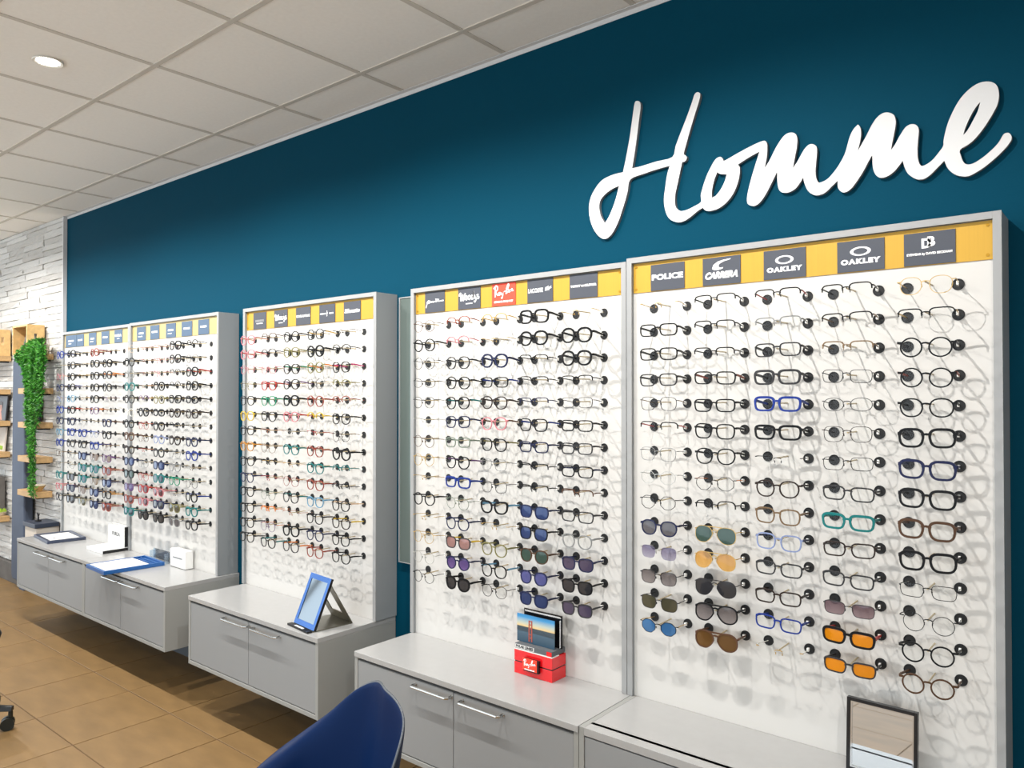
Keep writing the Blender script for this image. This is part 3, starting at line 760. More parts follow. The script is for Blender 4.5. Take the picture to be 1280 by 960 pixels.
def ring_logo(rx, rz, t, tz):
    mb = MB()
    n = 32
    for a in range(n):
        c, s_ = math.cos(2 * math.pi * a / n), math.sin(2 * math.pi * a / n)
        for (p, q) in ((rx, rz), (rx - t, rz - tz)):
            mb.v += [(p * c, -0.0004, q * s_), (p * c, 0.0004, q * s_)]
    for a in range(n):
        i, j = a * 4, ((a + 1) % n) * 4
        mb.face((i, j, j + 2, i + 2))
        mb.face((i, i + 1, j + 1, j))
        mb.face((i + 2, j + 2, j + 3, i + 3))
    return mb

def put_logo(c, k, pl_, w):
    W_ = M['ink_white']
    t = lambda s, size, z, width=None, shear=0.0, bold=0.0, m=W_, x=0.0, sp=1.0: lettering(pl_, text_mesh(s, size, shear, bold, width=width, spacing=sp), x, z, m)
    if c == 'E':
        if k == 0:
            t('POLICE', 0.024, 0.0, w * 0.92, bold=0.0012)
        elif k == 1:
            sw = MB().prism([(-0.030, -0.006), (-0.026, 0.006), (-0.012, 0.015), (0.006, 0.019), (0.031, 0.021), (0.029, 0.0185), (0.008, 0.014), (-0.006, 0.008), (-0.010, 0.000), (-0.004, -0.004), (0.006, -0.004), (0.004, -0.008), (-0.010, -0.011), (-0.024, -0.010)], -0.0004, 0.0004)
            lettering(pl_, sw, 0, 0.014, W_)
            t('CARRERA', 0.027, -0.014, w * 0.86, shear=0.32, bold=0.0016)
        elif k in (2, 3):
            lettering(pl_, ring_logo(0.027, 0.0125, 0.0085, 0.0038), 0, 0.012, W_)
            t('OAKLEY', 0.018, -0.016, w * 0.84, bold=0.0012, sp=1.25)
        else:
            t('D', 0.034, 0.012, None, bold=0.0014, x=-0.006)
            t('B', 0.034, 0.016, None, bold=0.0014, x=0.005)
            t('EYEWEAR by DAVID BECKHAM', 0.0085, -0.014, w * 0.88, bold=0.0003)
    elif c == 'D':
        if k == 0:
            lettering(pl_, signature(w * 0.92), 0, 0.0, W_)
        elif k == 1:
            lettering(pl_, woodys(w * 0.9), 0, 0.004, W_)
            lettering(pl_, bars([0.006, 0.007, 0.006, 0.007, 0.005], 0.0035, 0.0012), 0, -0.022, W_)
        elif k == 2:
            lettering(pl_, rayban(w * 0.86), 0, 0.008, W_)
            t('GENUINE SINCE 1937', 0.010, -0.028, w * 0.8, bold=0.0004)
        elif k == 3:
            t('LACOSTE', 0.021, 0.0, w * 0.58, bold=0.0006, x=-w * 0.17)
            croc = MB().prism([(-0.015, -0.006), (-0.011, -0.003), (-0.013, 0.002), (-0.009, 0.006), (-0.003, 0.007), (0.002, 0.011), (0.000, 0.006), (0.006, 0.005), (0.016, 0.009), (0.013, 0.003), (0.017, 0.001), (0.008, -0.001), (0.003, -0.004), (0.006, -0.007), (-0.001, -0.005), (-0.006, -0.008), (-0.006, -0.005), (-0.011, -0.008)], -0.0004, 0.0004)
            lettering(pl_, croc, w * 0.32, 0.004, W_)
        else:
            t('TOMMY', 0.0105, 0.0, w * 0.36, bold=0.0006, x=-w * 0.28, sp=1.2)
            t('HILFIGER', 0.0105, 0.0, w * 0.42, bold=0.0006, x=w * 0.26, sp=1.2)
            lettering(pl_, MB().box(-0.0055, 0.0055, -0.0003, 0.0003, -0.003, 0.003), -w * 0.025, 0.0, W_)
    elif c == 'C':
        if k == 0:
            lettering(pl_, bars([0.011, 0.013, 0.010, 0.014, 0.012, 0.011], 0.012), 0, 0.0, M['ink_grey'])
            lettering(pl_, bars([0.016, 0.02, 0.018], 0.004), 0, -0.014, W_)
        elif k == 1:
            lettering(pl_, woodys(w * 0.9), 0, 0.004, W_)
            lettering(pl_, bars([0.006, 0.007, 0.006, 0.007, 0.005], 0.0035, 0.0012), 0, -0.022, W_)
        elif k == 2:
            t('KARAVAN', 0.016, 0.0, w * 0.9, bold=0.0008, sp=1.3)
        elif k == 3:
            lettering(pl_, bars([0.009, 0.010, 0.008, 0.010], 0.006), -w * 0.26, 0.0, W_)
            lettering(pl_, bars([0.010, 0.008, 0.009], 0.006), w * 0.28, 0.0, W_)
            mb = MB().box(-0.0015, 0.0015, -0.0003, 0.0003, -0.013, 0.013).box(-0.006, 0.006, -0.00032, 0.00032, 0.001, 0.004)
            lettering(pl_, mb, 0, 0, W_)
        else:
            t('Silhouette', 0.026, 0.0, w * 0.9, shear=0.25, bold=0.0008)
    else:
        rnd = random.Random(31 * k + ord(c))
        if c == 'A' and k == 4:
            t('FURLA', 0.020, 0.004, w * 0.8, bold=0.0012)
            lettering(pl_, bars([0.012, 0.008, 0.014], 0.004), 0, -0.016, W_)
        else:
            lettering(pl_, bars([rnd.uniform(0.009, 0.016) for _ in range(7 if w > 0.15 else 5)], 0.011), 0, 0.002, W_)
            if k in (0, 2):
                lettering(pl_, bars([rnd.uniform(0.008, 0.014) for _ in range(4)], 0.005), -w * 0.1, -0.018, W_)

CASE_OBJ = {}
for c, (a, b, top) in CASES.items():
    root = empty('display_case', (a, 0, KT))
    tag(root, CASE_LABEL[c], 'display', 'eyewear displays along the blue wall')
    CASE_OBJ[c] = root
    w = b - a
    s = w / 1.073
    zt = top - KT
    st = 0.0195
    for x in (0, w - st):
        part('side_panel', MB().box(x + 0.0005, x + st - 0.0005, -YC + 0.002, -0.001, 0.001, zt - 0.001), M['case_grey'], root, bevel=0.0008)
        part('stile', MB().box(x, x + st, -YC, -YC + 0.003, 0.0005, zt), M['frame_grey'], root, bevel=0.0006)
    part('top_panel', MB().box(st, w - st, -YC + 0.002, -0.001, zt - 0.018, zt - 0.0005), M['case_grey'], root)
    part('top_rail', MB().box(st, w - st, -YC, -YC + 0.003, zt - 0.0185, zt), M['frame_grey'], root, bevel=0.0006)
    bd = part('board', MB().box(st, w - st, -YB, -YB + 0.015, 0.0005, zt - 0.0185), M['board_white'], root)
    part('back_panel', MB().box(st, w - st, -0.02, -0.001, 0.001, zt - 0.02), M['case_grey'], root)
    pale = c in 'AB'
    hd = part('header_panel', MB().box(st + 0.001, w - st - 0.001, -YB - 0.0025, -YB - 0.0002, 1.9375 - KT, zt - 0.0195), M['gold_pale'] if pale else M['gold_plate'], root, bevel=0.0004)
    if not pale:
        for x in (st + 0.012, w - st - 0.012):
            for z_ in (1.9375 - KT + 0.012, zt - 0.031):
                part('screw', MB().disc((x, -YB - 0.0025, z_), (0, -1, 0), 0.0042, 0.0014, 12), M['screw'], hd)
    for k, (u0, u1) in enumerate(LOGOS[c]):
        u0, u1 = u0 * s, u1 * s
        dark = M['logo_red'] if (c == 'D' and k == 2) else (M['logo_blue'] if pale else M['logo_dark'])
        z0, z1 = 1.9395 - KT, 2.0255 - KT
        pl_ = empty('logo_plate', ((u0 + u1) / 2, -YB - 0.0026, (z0 + z1) / 2)) if False else part('logo_plate', MB().box(-(u1 - u0) / 2, (u1 - u0) / 2, -0.002, 0, -(z1 - z0) / 2, (z1 - z0) / 2), dark, root, ((u0 + u1) / 2, -YB - 0.0026, (z0 + z1) / 2))
        if c == 'D' and k == 2:
            pl_['label'] = 'red logo plate'
        put_logo(c, k, pl_, u1 - u0)
    for r_ in range(14):
        for k in range(5):
            x = col_x(c, k) - a
            z_ = ROW_Z[r_] - KT
            for sd in (-1, 1):
                place('socket', socket_me, bd, (x + sd * 0.0595 * s, -YB, z_))
            place('nose_pin', pin_me, bd, (x, -YB, z_))

# ------------------------------------------------------------ eyewear
SHAPE = {'re': 'rectangular', 'sq': 'square', 'ro': 'round', 'pa': 'rounded', 'av': 'aviator', 'ca': 'cat-eye', 'ge': 'angular', 'ov': 'oval'}
DIM = {'re': (0.0268, 0.0168, 4.2), 'sq': (0.0258, 0.0202, 3.4), 'ro': (0.0238, 0.0225, 2.0), 'pa': (0.0248, 0.0215, 2.5), 'av': (0.0282, 0.0242, 2.5), 'ca': (0.027, 0.019, 2.7), 'ge': (0.0255, 0.0205, 2.2), 'ov': (0.0262, 0.0170, 2.3)}
NP = 28
def outline(sh):
    """right-hand lens, inner side towards -x"""
    a, b, n_ = DIM[sh]
    pts = []
    for i in range(NP):
        th = 2 * math.pi * i / NP
        c, s_ = math.cos(th), math.sin(th)
        x = a * math.copysign(abs(c) ** (2 / n_), c)
        z = b * math.copysign(abs(s_) ** (2 / n_), s_)
        lo = max(0.0, -z / b)
        if sh in ('re', 'sq'):
            x *= 1 - 0.10 * lo
            if x < 0:
                x *= 1 - 0.06 * lo
        elif sh == 'pa':
            x *= 1 - 0.13 * lo
        elif sh == 'av':
            x *= (1 - 0.34 * lo) if x < 0 else (1 - 0.06 * lo)
            x += 0.002 * lo
        elif sh == 'ca':
            z += 0.007 * max(0, x / a) ** 2 * (1 if z > -0.3 * b else 0.2)
            x *= 1 - 0.14 * lo
        elif sh == 'ge':
            r8 = math.cos(math.pi / 8) / math.cos(((th + math.pi / 8) % (math.pi / 4)) - math.pi / 8) * 1.04
            x, z = a * r8 * c, b * r8 * s_
            x *= 1 - 0.06 * lo
        pts.append((x, z))
    return pts

HW = 0.0665     # half width at the hinges
FY = -0.085     # how far the fronts stand off the board
def fcurve(x):
    return FY + 1.35 * x * x

def centre(sh):
    return DIM[sh][0] + (0.0095 if sh != 'av' else 0.0075)

def zoff(sh):
    return 0.008 - 0.55 * DIM[sh][1]

front_cache = {}
def front_mesh(style, sh):
    k = (style, sh)
    if k in front_cache:
        return front_cache[k]
    mb = MB()
    o = outline(sh)
    a, b, _ = DIM[sh]
    cx0, zo = centre(sh), zoff(sh)
    T = {'k': 0.0046, 'm': 0.0030, 't': 0.0013, 'h': 0.0026, 'r': 0.0}[style]
    D = {'k': 0.0040, 'm': 0.0032, 't': 0.0014, 'h': 0.0026, 'r': 0.0}[style]
    for sd in (1, -1):
        if style == 'r':
            break
        n = NP
        rings = []
        for i in range(n):
            x, z = o[i]
            x2, z2 = o[(i + 1) % n]
            x1, z1 = o[i - 1]
            tx, tz = x2 - x1, z2 - z1
            L = math.hypot(tx, tz)
            nx, nz = tz / L, -tx / L
            t = T * (1.25 if (style == 'k' and z > 0.2 * b) else 1.0)
            xi, zi, xo, zz = x - nx * T * 0.2, z - nz * T * 0.2, x + nx * t, z + nz * t
            Xi, Xo = sd * (cx0 + xi), sd * (cx0 + xo)
            yi, yo = fcurve(Xi), fcurve(Xo)
            rings.append([(Xi, yi - D / 2, zi + zo), (Xo, yo - D / 2, zz + zo), (Xo, yo + D / 2, zz + zo), (Xi, yi + D / 2, zi + zo)])
        keep = [True] * n
        if style == 'h':
            keep = [o[i][1] > -0.12 * b for i in range(n)]
        base = len(mb.v)
        for r_ in rings:
            mb.v += r_
        for i in range(n):
            j = (i + 1) % n
            if keep[i] and keep[j]:
                for q in range(4):
                    mb.face((base + i * 4 + q, base + i * 4 + (q + 1) % 4, base + j * 4 + (q + 1) % 4, base + j * 4 + q))
            elif keep[i] or keep[j]:
                e = i if keep[i] else j
                mb.face([base + e * 4 + q for q in range(4)])
    # bridge
    xin = cx0 - a * 0.93
    zb = zo + (0.40 if sh not in ('av',) else 0.55) * b
    hb = {'k': (0.0028, 0.0020), 'm': (0.0021, 0.0016), 't': (0.0011, 0.0008), 'h': (0.0013, 0.0011), 'r': (0.0010, 0.0008)}[style]
    sec = [(-hb[1], -hb[0]), (hb[1], -hb[0]), (hb[1], hb[0]), (-hb[1], hb[0])]
    mb.sweep([(-xin, fcurve(xin), zb - 0.001), (-xin * 0.5, FY, zb + 0.0018), (0, FY - 0.0005, zb + 0.0025), (xin * 0.5, FY, zb + 0.0018), (xin, fcurve(xin), zb - 0.001)], sec)
    if sh == 'av':
        mb.sweep([(-cx0 * 0.62, fcurve(cx0 * 0.6), zo + 0.98 * b), (0, FY, zo + 1.0 * b), (cx0 * 0.62, fcurve(cx0 * 0.6), zo + 0.98 * b)], sec)
    # end pieces with the hinges, nose pads
    for sd in (1, -1):
        xo = cx0 + a * 0.96
        hz = {'k': 0.0034, 'm': 0.0026, 't': 0.0011, 'h': 0.0015, 'r': 0.0011}[style]
        mb.sweep([(sd * xo, fcurve(xo), 0.008), (sd * (HW - 0.001), fcurve(HW) - 0.001, 0.008), (sd * HW, -0.0765, 0.008)], [(-0.0012, -hz), (0.0012, -hz), (0.0012, hz), (-0.0012, hz)])
        if style in ('t', 'h', 'r'):
            mb.tube([(sd * xin, fcurve(xin), zb - 0.004), (sd * (xin - 0.0012), FY + 0.004, zb - 0.008)], 0.0005, 5)
            mb.box(sd * (xin - 0.002) - 0.0008, sd * (xin - 0.002) + 0.0008, FY + 0.003, FY + 0.006, zb - 0.013, zb - 0.006)
    front_cache[k] = mb.mesh('frame_front', None)
    return front_cache[k]

lens_cache = {}
def lens_mesh(sh, sd):
    k = (sh, sd)
    if k in lens_cache:
        return lens_cache[k]
    mb = MB()
    o = outline(sh)
    cx0 = centre(sh)
    mb.v.append((sd * 0.0, fcurve(cx0) - 0.0007, 0))
    for sc in (0.55, 0.995):
        for x, z in o:
            mb.v.append((sd * x * sc, fcurve(cx0 + x * sc) - 0.0007 * (1 - sc * sc), z * sc))
    for i in range(NP):
        j = (i + 1) % NP
        mb.face((0, 1 + i, 1 + j))
        mb.face((1 + i, 1 + NP + i, 1 + NP + j, 1 + j))
    lens_cache[k] = mb.mesh('lens', None, True)
    return lens_cache[k]

temple_cache = {}
def temple_mesh(style, sd):
    w, h = {'k': (0.0018, 0.0040), 'm': (0.0016, 0.0032), 't': (0.0008, 0.0012), 'h': (0.0010, 0.0019), 'r': (0.0008, 0.0012)}[style]
    k = (style in 'km' and style, w, sd)
    if k not in temple_cache:
        mb = MB()
        path = [(sd * HW, -0.0765, 0.008), (sd * 0.066, -0.06, 0.0075), (sd * 0.0625, -0.025, 0.003), (sd * 0.060, -0.0004, 0.0)]
        mb.sweep(path, lambda q: [(-w, -h * (1 - 0.1 * q)), (w, -h * (1 - 0.1 * q)), (w, h * (1 - 0.1 * q)), (-w, h * (1 - 0.1 * q))])
        temple_cache[k] = mb.mesh('temple', None)
    return temple_cache[k]

tag_me = MB().sweep([(0.0612, -0.024, 0.0030), (0.0602, -0.011, 0.0008)], [(-0.0025, -0.0048), (0.0025, -0.0048), (0.0025, 0.0048), (-0.0025, 0.0048)]).mesh('price_tag', [M['tag_white']])

PAL = {   # word used in labels, sRGB
    'bk': ('black', (13, 13, 15)), 'dg': ('dark grey', (48, 48, 50)), 'gy': ('grey', (128, 130, 130)), 'sv': ('silver', (176, 176, 172)), 'gd': ('gold', (190, 158, 98)),
    'br': ('brown', (84, 58, 42)), 'bz': ('bronze', (120, 98, 74)), 'db': ('dark brown', (42, 32, 28)), 'tt': ('tortoiseshell', (72, 50, 34)), 'rd': ('red', (160, 40, 38)), 'pk': ('pink', (184, 112, 120)),
    'rb': ('reddish brown', (132, 64, 52)), 'bl': ('blue', (26, 48, 124)), 'nv': ('navy blue', (28, 34, 66)), 'tl': ('teal', (20, 104, 104)), 'tq': ('light blue', (90, 136, 164)), 'gn': ('green', (20, 124, 92)),
    'ol': ('olive', (116, 112, 70)), 'yl': ('yellow', (196, 164, 34)), 'am': ('amber', (178, 122, 44)), 'pu': ('purple', (92, 62, 106)), 'mg': ('magenta', (168, 36, 94)), 'cl': ('clear', (205, 205, 198)),
    'cb': ('pale blue', (120, 134, 172)), 'or': ('orange', (206, 116, 44)), 'cp': ('copper', (176, 116, 88)), 'bg': ('beige', (196, 168, 140)), 'gg': ('grey green', (112, 124, 112)),
}
METALS = {'sv', 'gd', 'bz', 'cp'}
FM = {}
def fmat(c):
    if c not in FM:
        FM[c] = mat('frame_' + PAL[c][0].replace(' ', '_'), PAL[c][1], 0.42, metal=0.6 if c in METALS else 0.0, spec=0.2)
    return FM[c]

LT = {    # sunglass lenses: word, tint, lower tint (gradient), share of opaque body, metallic
    'Gy': ('grey', (0.13, 0.125, 0.14), None, 0.5, 0.2), 'Dk': ('dark grey', (0.035, 0.035, 0.04), None, 0.7, 0.2), 'Bl': ('blue', (0.02, 0.045, 0.15), None, 0.75, 0.3), 'Mb': ('blue mirror', (0.07, 0.22, 0.50), None, 0.75, 0.5),
    'Gn': ('green', (0.035, 0.075, 0.06), None, 0.65, 0.1), 'Am': ('amber', (0.62, 0.32, 0.07), (0.86, 0.56, 0.22), 0.4, 0.0), 'Br': ('brown', (0.14, 0.07, 0.022), None, 0.65, 0.1), 'Pu': ('purple', (0.10, 0.06, 0.22), (0.28, 0.18, 0.46), 0.45, 0.2),
    'Pg': ('purple grey', (0.10, 0.08, 0.14), None, 0.5, 0.2), 'Vi': ('violet', (0.20, 0.17, 0.28), (0.66, 0.66, 0.76), 0.3, 0.0), 'Gg': ('grey gradient', (0.16, 0.14, 0.14), (0.44, 0.40, 0.40), 0.35, 0.0), 'Ol': ('olive', (0.075, 0.07, 0.042), None, 0.65, 0.1),
    'Or': ('orange mirror', (0.74, 0.25, 0.008), (0.88, 0.46, 0.012), 0.8, 0.3), 'Mv': ('mauve', (0.17, 0.11, 0.13), (0.50, 0.40, 0.42), 0.35, 0.0), 'Rb': ('rainbow mirror', (0.42, 0.22, 0.20), (0.14, 0.16, 0.17), 0.6, 0.3), 'Rd': ('red', (0.085, 0.02, 0.028), None, 0.75, 0.1),
    'Tl': ('teal', (0.012, 0.04, 0.06), None, 0.8, 0.2), 'Bv': ('blue violet', (0.10, 0.11, 0.32), None, 0.55, 0.2), 'Tn': ('tan', (0.18, 0.11, 0.05), None, 0.7, 0.1),
}
LM = {}
def lmat(c):
    if c is None:
        return M['lens_clear']
    if c not in LM:
        w_, t, g_, bd_, me_ = LT[c]
        LM[c] = glassy('lens_' + w_.replace(' ', '_'), t, bd_, metal=me_, grad=g_)
    return LM[c]

# style + shape + colour, then /temple colour, +sun lens; one entry per row from the top
EYE = {
    'A': ["mpabl rpagy tpapk mpanv tsqcb mpabl mpanv mpatq mpabl tsqbr tpagy mpatl mpapk mpadg",
          "kpabk mpadg mpabk mpabk/bl mpatq mpabk/rd mpanv mpabl mpadg tpadg tpagy mpadg+Dk mpanv+Dk mpadg+Dk",
          "rpagy rpasv rpagd rpagy rpabg rpacp rpagy mpabl mpabk mpanv+Bl mpatl+Tl mpatl+Tl tpabr+Br tpaol+Ol",
          "mparb mpabk mpabk kpabk kpabk mpapu/or rpadg tpacb ksqbl tpabr+Br mpatl+Tl tpabz+Tn kpanv+Bl kpanv+Bl",
          "rpabk mpabk mpadg/or mpadg rpapu rpadg mpanv/br mpabk tpabr mpapu+Br mparb+Rd mpanv+Bl ksqbk/am mparb+Rd"],
    'B': ["tpabg kpabk mpagy mpatl mpadg mpacl mpabk mpabr mpadb mpanv+Bl mpabk+Gn mpapu+Pu mpark+Rd ksqtl+Tl".replace('mpark', 'mparb'),
          "rpard rpark rpark rpacp hpapu/gd mpabk tpard tpabr rpard tpagy tpard mpard+Rd mpark+Rd kpabk+Dk".replace('rpark', 'rparb').replace('mpark', 'mpapk'),
          "rpard tpapk tpapk kpabk mpaol movbk kpabk mpacb mpadg ksqnv+Bl kpatl+Tl mpark+Rd ksqnv+Dk ksqbk+Dk".replace('mpark', 'mpapk'),
          "kpabk mpadg hpadg hpadg mcabk mpadb hpabk mpadb tpagy mpagy mpagn rpadg mpaol+Ol mpagy+Gy",
          "hrobk tpadg mpabk/rd kpabk movbk mpadb rpadg mpanv mpabl rpabz tpadg mpabk/bl mpatl kpabk"],
    'C': ["mpapk/cp mpapk/rd tpapk tpaol/br mpabk mpayl/ol mpabk mpaam mpabk mroblx mpabk mpabk mpabk mpabk".replace('mroblx', 'mronv'),
          "hpatt hpabk tpapk mpard mpagn mpabk rpacp tpabz hpabk/gd rpard tpagg hpaor tpapu/or mpabk/tl",
          "mrobk mpaol mpabk/gn mpabk/pu kpabk mpark rpagy mpatl rpabg tparb mpabk/tl rpacp kpabk mpadg/or".replace('mpark', 'mpapk/rd'),
          "mrodg/gd krobk mrool/or trobk/gd mrorb hroyl rpard mparb mpatl mparb mpatq mpabk mpanv mparb",
          "rpabk hpabk mpabk/mg hpaol hparb mpabk tpabk krobk hpatl hpabk mpabk/bg mpadb/yl mpabk mpabk"],
    'D': ["trobr mrobk trobk tovdg tpadg rpasv trott trogd rovgd mrobk rpagd trogd trosv trobk",
          "hpark hpapk mpadg mpabk mpabk/tl msqnv mregg mpabk/pu krebl tpagg mpanv msqdg/yl+Rb mronv+Pu kpabk+Dk".replace('hpark', 'hparb'),
          "hpagd rsqgd kpanv mrebk/bl mpadb mpapk/br mpabk/ol tsqgy tsqdg kcabk/tq rpagd mpaol mpabk/tq tpabk",
          "ksqbk kpabk hrebk hrebk hrenv msqbk/bl mrenv hrebk hrebk msqnv+Bl msqbk+Bl mpatt+Gn mpanv+Bv msqnv+Bl",
          "rregd kpabk kpabk hrebk tredg mrebk mredg mrebk/nv hrebr mredg mpagy msqnv+Pg msqbk+Dk msqdg+Pg"],
    'E': ["rpagd mrebk mrebk mredg tsqdg/bz hrebk/rd tsqgy tgesv tgebk mpanv+Gy rsqsv+Vi tsqdg+Gg tsqdg+Ol tgebk/gd+Mb",
          "hrebk hrebk hrebk mrebk/rb mrebk msqbk mpabk tgedg/or hsqbk tavgd+Gn tavgd+Am tavdg+Dk mavbk+Gg mavbr+Br",
          "hrebk/rd hregy mredg kredg krebl krebk rredg mpadb msqbz msqcb/nv mredg mredb mrebl rpacl",
          "hrebk hrebk/bz hrebz trebk tovdg tsqdb trebk mredg kretl mredb mredg tredg+Mv krebk/rd+Or mredg+Or",
          "tpagd hrebk/gd mrobk/dg mrobk/rb mpabk ksqbk ksqnv ksqbk ksqtt ksqbk trebk/sv trobk mrobk mrott"],
}
ORD = ['first', 'second', 'third', 'fourth', 'fifth', 'sixth', 'seventh', 'eighth', 'ninth', 'tenth', 'eleventh', 'twelfth', 'thirteenth', 'bottom']
ORDC = ['first', 'second', 'third', 'fourth', 'last']

rg = random.Random(11)
for c in 'EDCBA':
    a, b, _t = CASES[c]
    s = (b - a) / 1.073
    for k in range(5):
        items = EYE[c][k].split()
        assert len(items) == 14, (c, k, len(items))
        for r_, it in enumerate(items):
            lens = None
            if '+' in it:
                it, lens = it.split('+')
            tcol = None
            if '/' in it:
                it, tcol = it.split('/')
            style, sh, colr = it[0], it[1:3], it[3:5]
            sun = lens is not None
            if c in 'AB' and style == 'm' and colr in ('bk', 'dg', 'nv', 'db', 'bl', 'tl', 'rb', 'br'):
                style = 'k'
            root = empty('sunglasses' if sun else 'eyeglasses', (col_x(c, k), -YB, ROW_Z[r_]), (R(rg.uniform(-2.0, 2.5)), R(rg.uniform(-1.2, 1.2)), R(rg.uniform(-1.2, 1.2))))
            root.scale = (s, 1, 1)
            fm = fmat(colr)
            tm = fmat(tcol) if tcol else fm
            if style == 'r':
                fmf = fmat('gd') if colr == 'cl' else fm
            else:
                fmf = fm
            place('frame_front', front_mesh(style, sh), root, omats=[fmf])
            cx0, zo = centre(sh), zoff(sh)
            for sd in (-1, 1):
                place('lens', lens_mesh(sh, sd), root, (sd * cx0, 0, zo), omats=[lmat(lens)])
                tp = place('temple', temple_mesh(style, sd), root, omats=[tm])
                if tcol:
                    tp['label'] = PAL[tcol][0] + ' temple'
            place('price_tag', tag_me, root)
            look = {'k': 'thick ', 'm': '', 't': 'thin ', 'h': 'half-rim ', 'r': 'rimless '}[style] + PAL[colr][0] + ' ' + SHAPE[sh]
            if sun:
                look += ' sunglasses, ' + LT[lens][0] + ' lenses'
            else:
                look += ' glasses'
            lab = '%s, %s row, %s column, %s' % (look, ORD[r_] if r_ else 'top', ORDC[k], DISP[c])
            tag(root, lab, 'sunglasses' if sun else 'eyeglasses', ('sunglasses' if sun else 'eyeglasses') + ' on the ' + DISP[c])

# ------------------------------------------------------------ cabinets hung on the wall
ZB = 0.255
YK = 0.426
handle_me = {}
def handle_mesh(w):
    k = round(w, 3)
    if k not in handle_me:
        mb = MB()
        r = 0.0048
        h = w / 2
        path = [(-h, 0.0, 0), (-h, -0.022, 0), (-h + 0.006, -0.028, 0), (h - 0.006, -0.028, 0), (h, -0.022, 0), (h, 0.0, 0)]
        mb.tube(path, r, 8)
        for x in (-h, h):
            mb.disc((x, -0.001, 0), (0, 1, 0), 0.0062, 0.0008, 10)
        handle_me[k] = mb.mesh('handle', [M['steel']], True)
    return handle_me[k]

def cabinet(x0, x1, doors, handles, label, flush=False, zt=KT):
    root = empty('cabinet', (x0, 0, ZB))
    tag(root, label, 'cabinet', 'grey cabinets under the displays')
    w = x1 - x0
    H = zt - ZB
    sl = 0.021
    ca = MB()
    top = H - (0.0 if flush else sl)
    t = 0.018
    ca.box(0, t, -YK, -0.002, 0, top)
    ca.box(w - t, w, -YK, -0.002, 0, top)
    ca.box(t, w - t, -YK, -0.002, 0, t)
    ca.box(t, w - t, -0.02, -0.002, t, top)
    ca.box(t, w - t, -YK + 0.035, -YK + 0.05, top - 0.05, top)
    part('body', ca, M['cab_side'], root, bevel=0.001)
    part('gap_shade', MB().box(t, w - t, -YK + 0.024, -YK + 0.034, t, top - 0.0005), M['cab_dark'], root)  # dark sheet behind the doors, paints the shade of the finger gap
    if flush:
        part('worktop', MB().box(t, w - t, -YK, -0.002, H - 0.024, H), M['worktop'], root, bevel=0.001)
    else:
        part('worktop', MB().box(0, w, -YK - 0.003, -0.002, H - sl, H), M['worktop'], root, bevel=0.0015)
    zd = H - (0.032 if not flush else 0.0285)
    for (a, b) in doors:
        a, b = a - x0, b - x0
        d = part('door', MB().box(0, b - a, -0.018, 0, 0, zd - t - 0.004), M['cab_grey'], root, (a, -YK + 0.020, t + 0.004), bevel=0.001)
        for (hx, hw) in handles:
            if a < hx - x0 < b:
                place('handle', handle_mesh(hw), d, (hx - x0 - a, -0.018, 0.545 - ZB - t - 0.004))
    return root

cabinet(-6.08, -4.965, [(-6.06, -5.5225), (-5.5195, -4.985)], [(-5.60, 0.20), (-5.335, 0.20)], 'leftmost grey two-door cabinet with the dark framed tray on top')
cabinet(-4.963, -3.935, [(-4.943, -4.4615), (-4.4585, -3.955)], [(-4.553, 0.19), (-4.330, 0.20)], 'second grey two-door cabinet from the left, under the projecting blue tray')
cabinet(-3.690, -2.628, [(-3.671, -3.1515), (-3.1485, -2.647)], [(-3.241, 0.205), (-3.000, 0.20)], 'grey two-door cabinet standing apart with the folding mirror on top')
cabinet(-2.392, -1.3305, [(-2.373, -1.8595), (-1.8565, -1.3500)], [(-1.957, 0.182), (-1.722, 0.182)], 'grey two-door cabinet behind the blue chair with the red box on top')
cabinet(-1.3285, -0.2665, [(-1.3085, -0.2865)], [], 'rightmost grey cabinet with a plain front and the black framed mirror on top', flush=True)

# ------------------------------------------------------------ mirror on the wall between the displays
wm = empty('wall_mirror', (-2.50, 0, 0.846))
part('glass', MB().box(-0.078, 0.095, -0.022, -0.010, 0.003, 1.183), M['mirror_green'], wm)
part('frame', MB().box(-0.084, -0.078, -0.026, -0.001, 0, 1.188).box(0.095, 0.1, -0.026, -0.001, 0, 1.188).box(-0.078, 0.095, -0.026, -0.001, 1.183, 1.188).box(-0.078, 0.095, -0.026, -0.001, 0, 0.003).box(-0.078, 0.095, -0.010, -0.001, 0.003, 1.183), M['frame_grey'], wm)
tag(wm, 'narrow grey wall mirror in the gap between two displays', 'mirror')

# ------------------------------------------------------------ things on the worktops
# dark framed tray
tr = empty('tray', (-5.835, -0.243, KT))
def slab_frame(w, d, h, rim):
    mb = MB()
    mb.box(-w / 2, w / 2, -d / 2, -d / 2 + rim, 0, h)
    mb.box(-w / 2, w / 2, d / 2 - rim, d / 2, 0, h)
    mb.box(-w / 2, -w / 2 + rim, -d / 2 + rim, d / 2 - rim, 0, h)
    mb.box(w / 2 - rim, w / 2, -d / 2 + rim, d / 2 - rim, 0, h)
    mb.box(-w / 2 + rim, w / 2 - rim, -d / 2 + rim, d / 2 - rim, 0, h * 0.55)
    return mb
part('rim', slab_frame(0.36, 0.235, 0.020, 0.022), M['tray_dark'], tr, bevel=0.002)
part('mat', MB().box(-0.155, 0.155, -0.093, 0.093, 0.0111, 0.0125), M['paper'], tr)
part('print', MB().box(0.02, 0.055, -0.05, -0.038, 0.0126, 0.0130).box(0.03, 0.045, -0.036, -0.028, 0.0126, 0.0130), M['ink_grey'], tr)
tr.rotation_euler = (0, 0, R(-6))
tag(tr, 'dark framed presentation tray with white mat on the leftmost cabinet', 'tray')

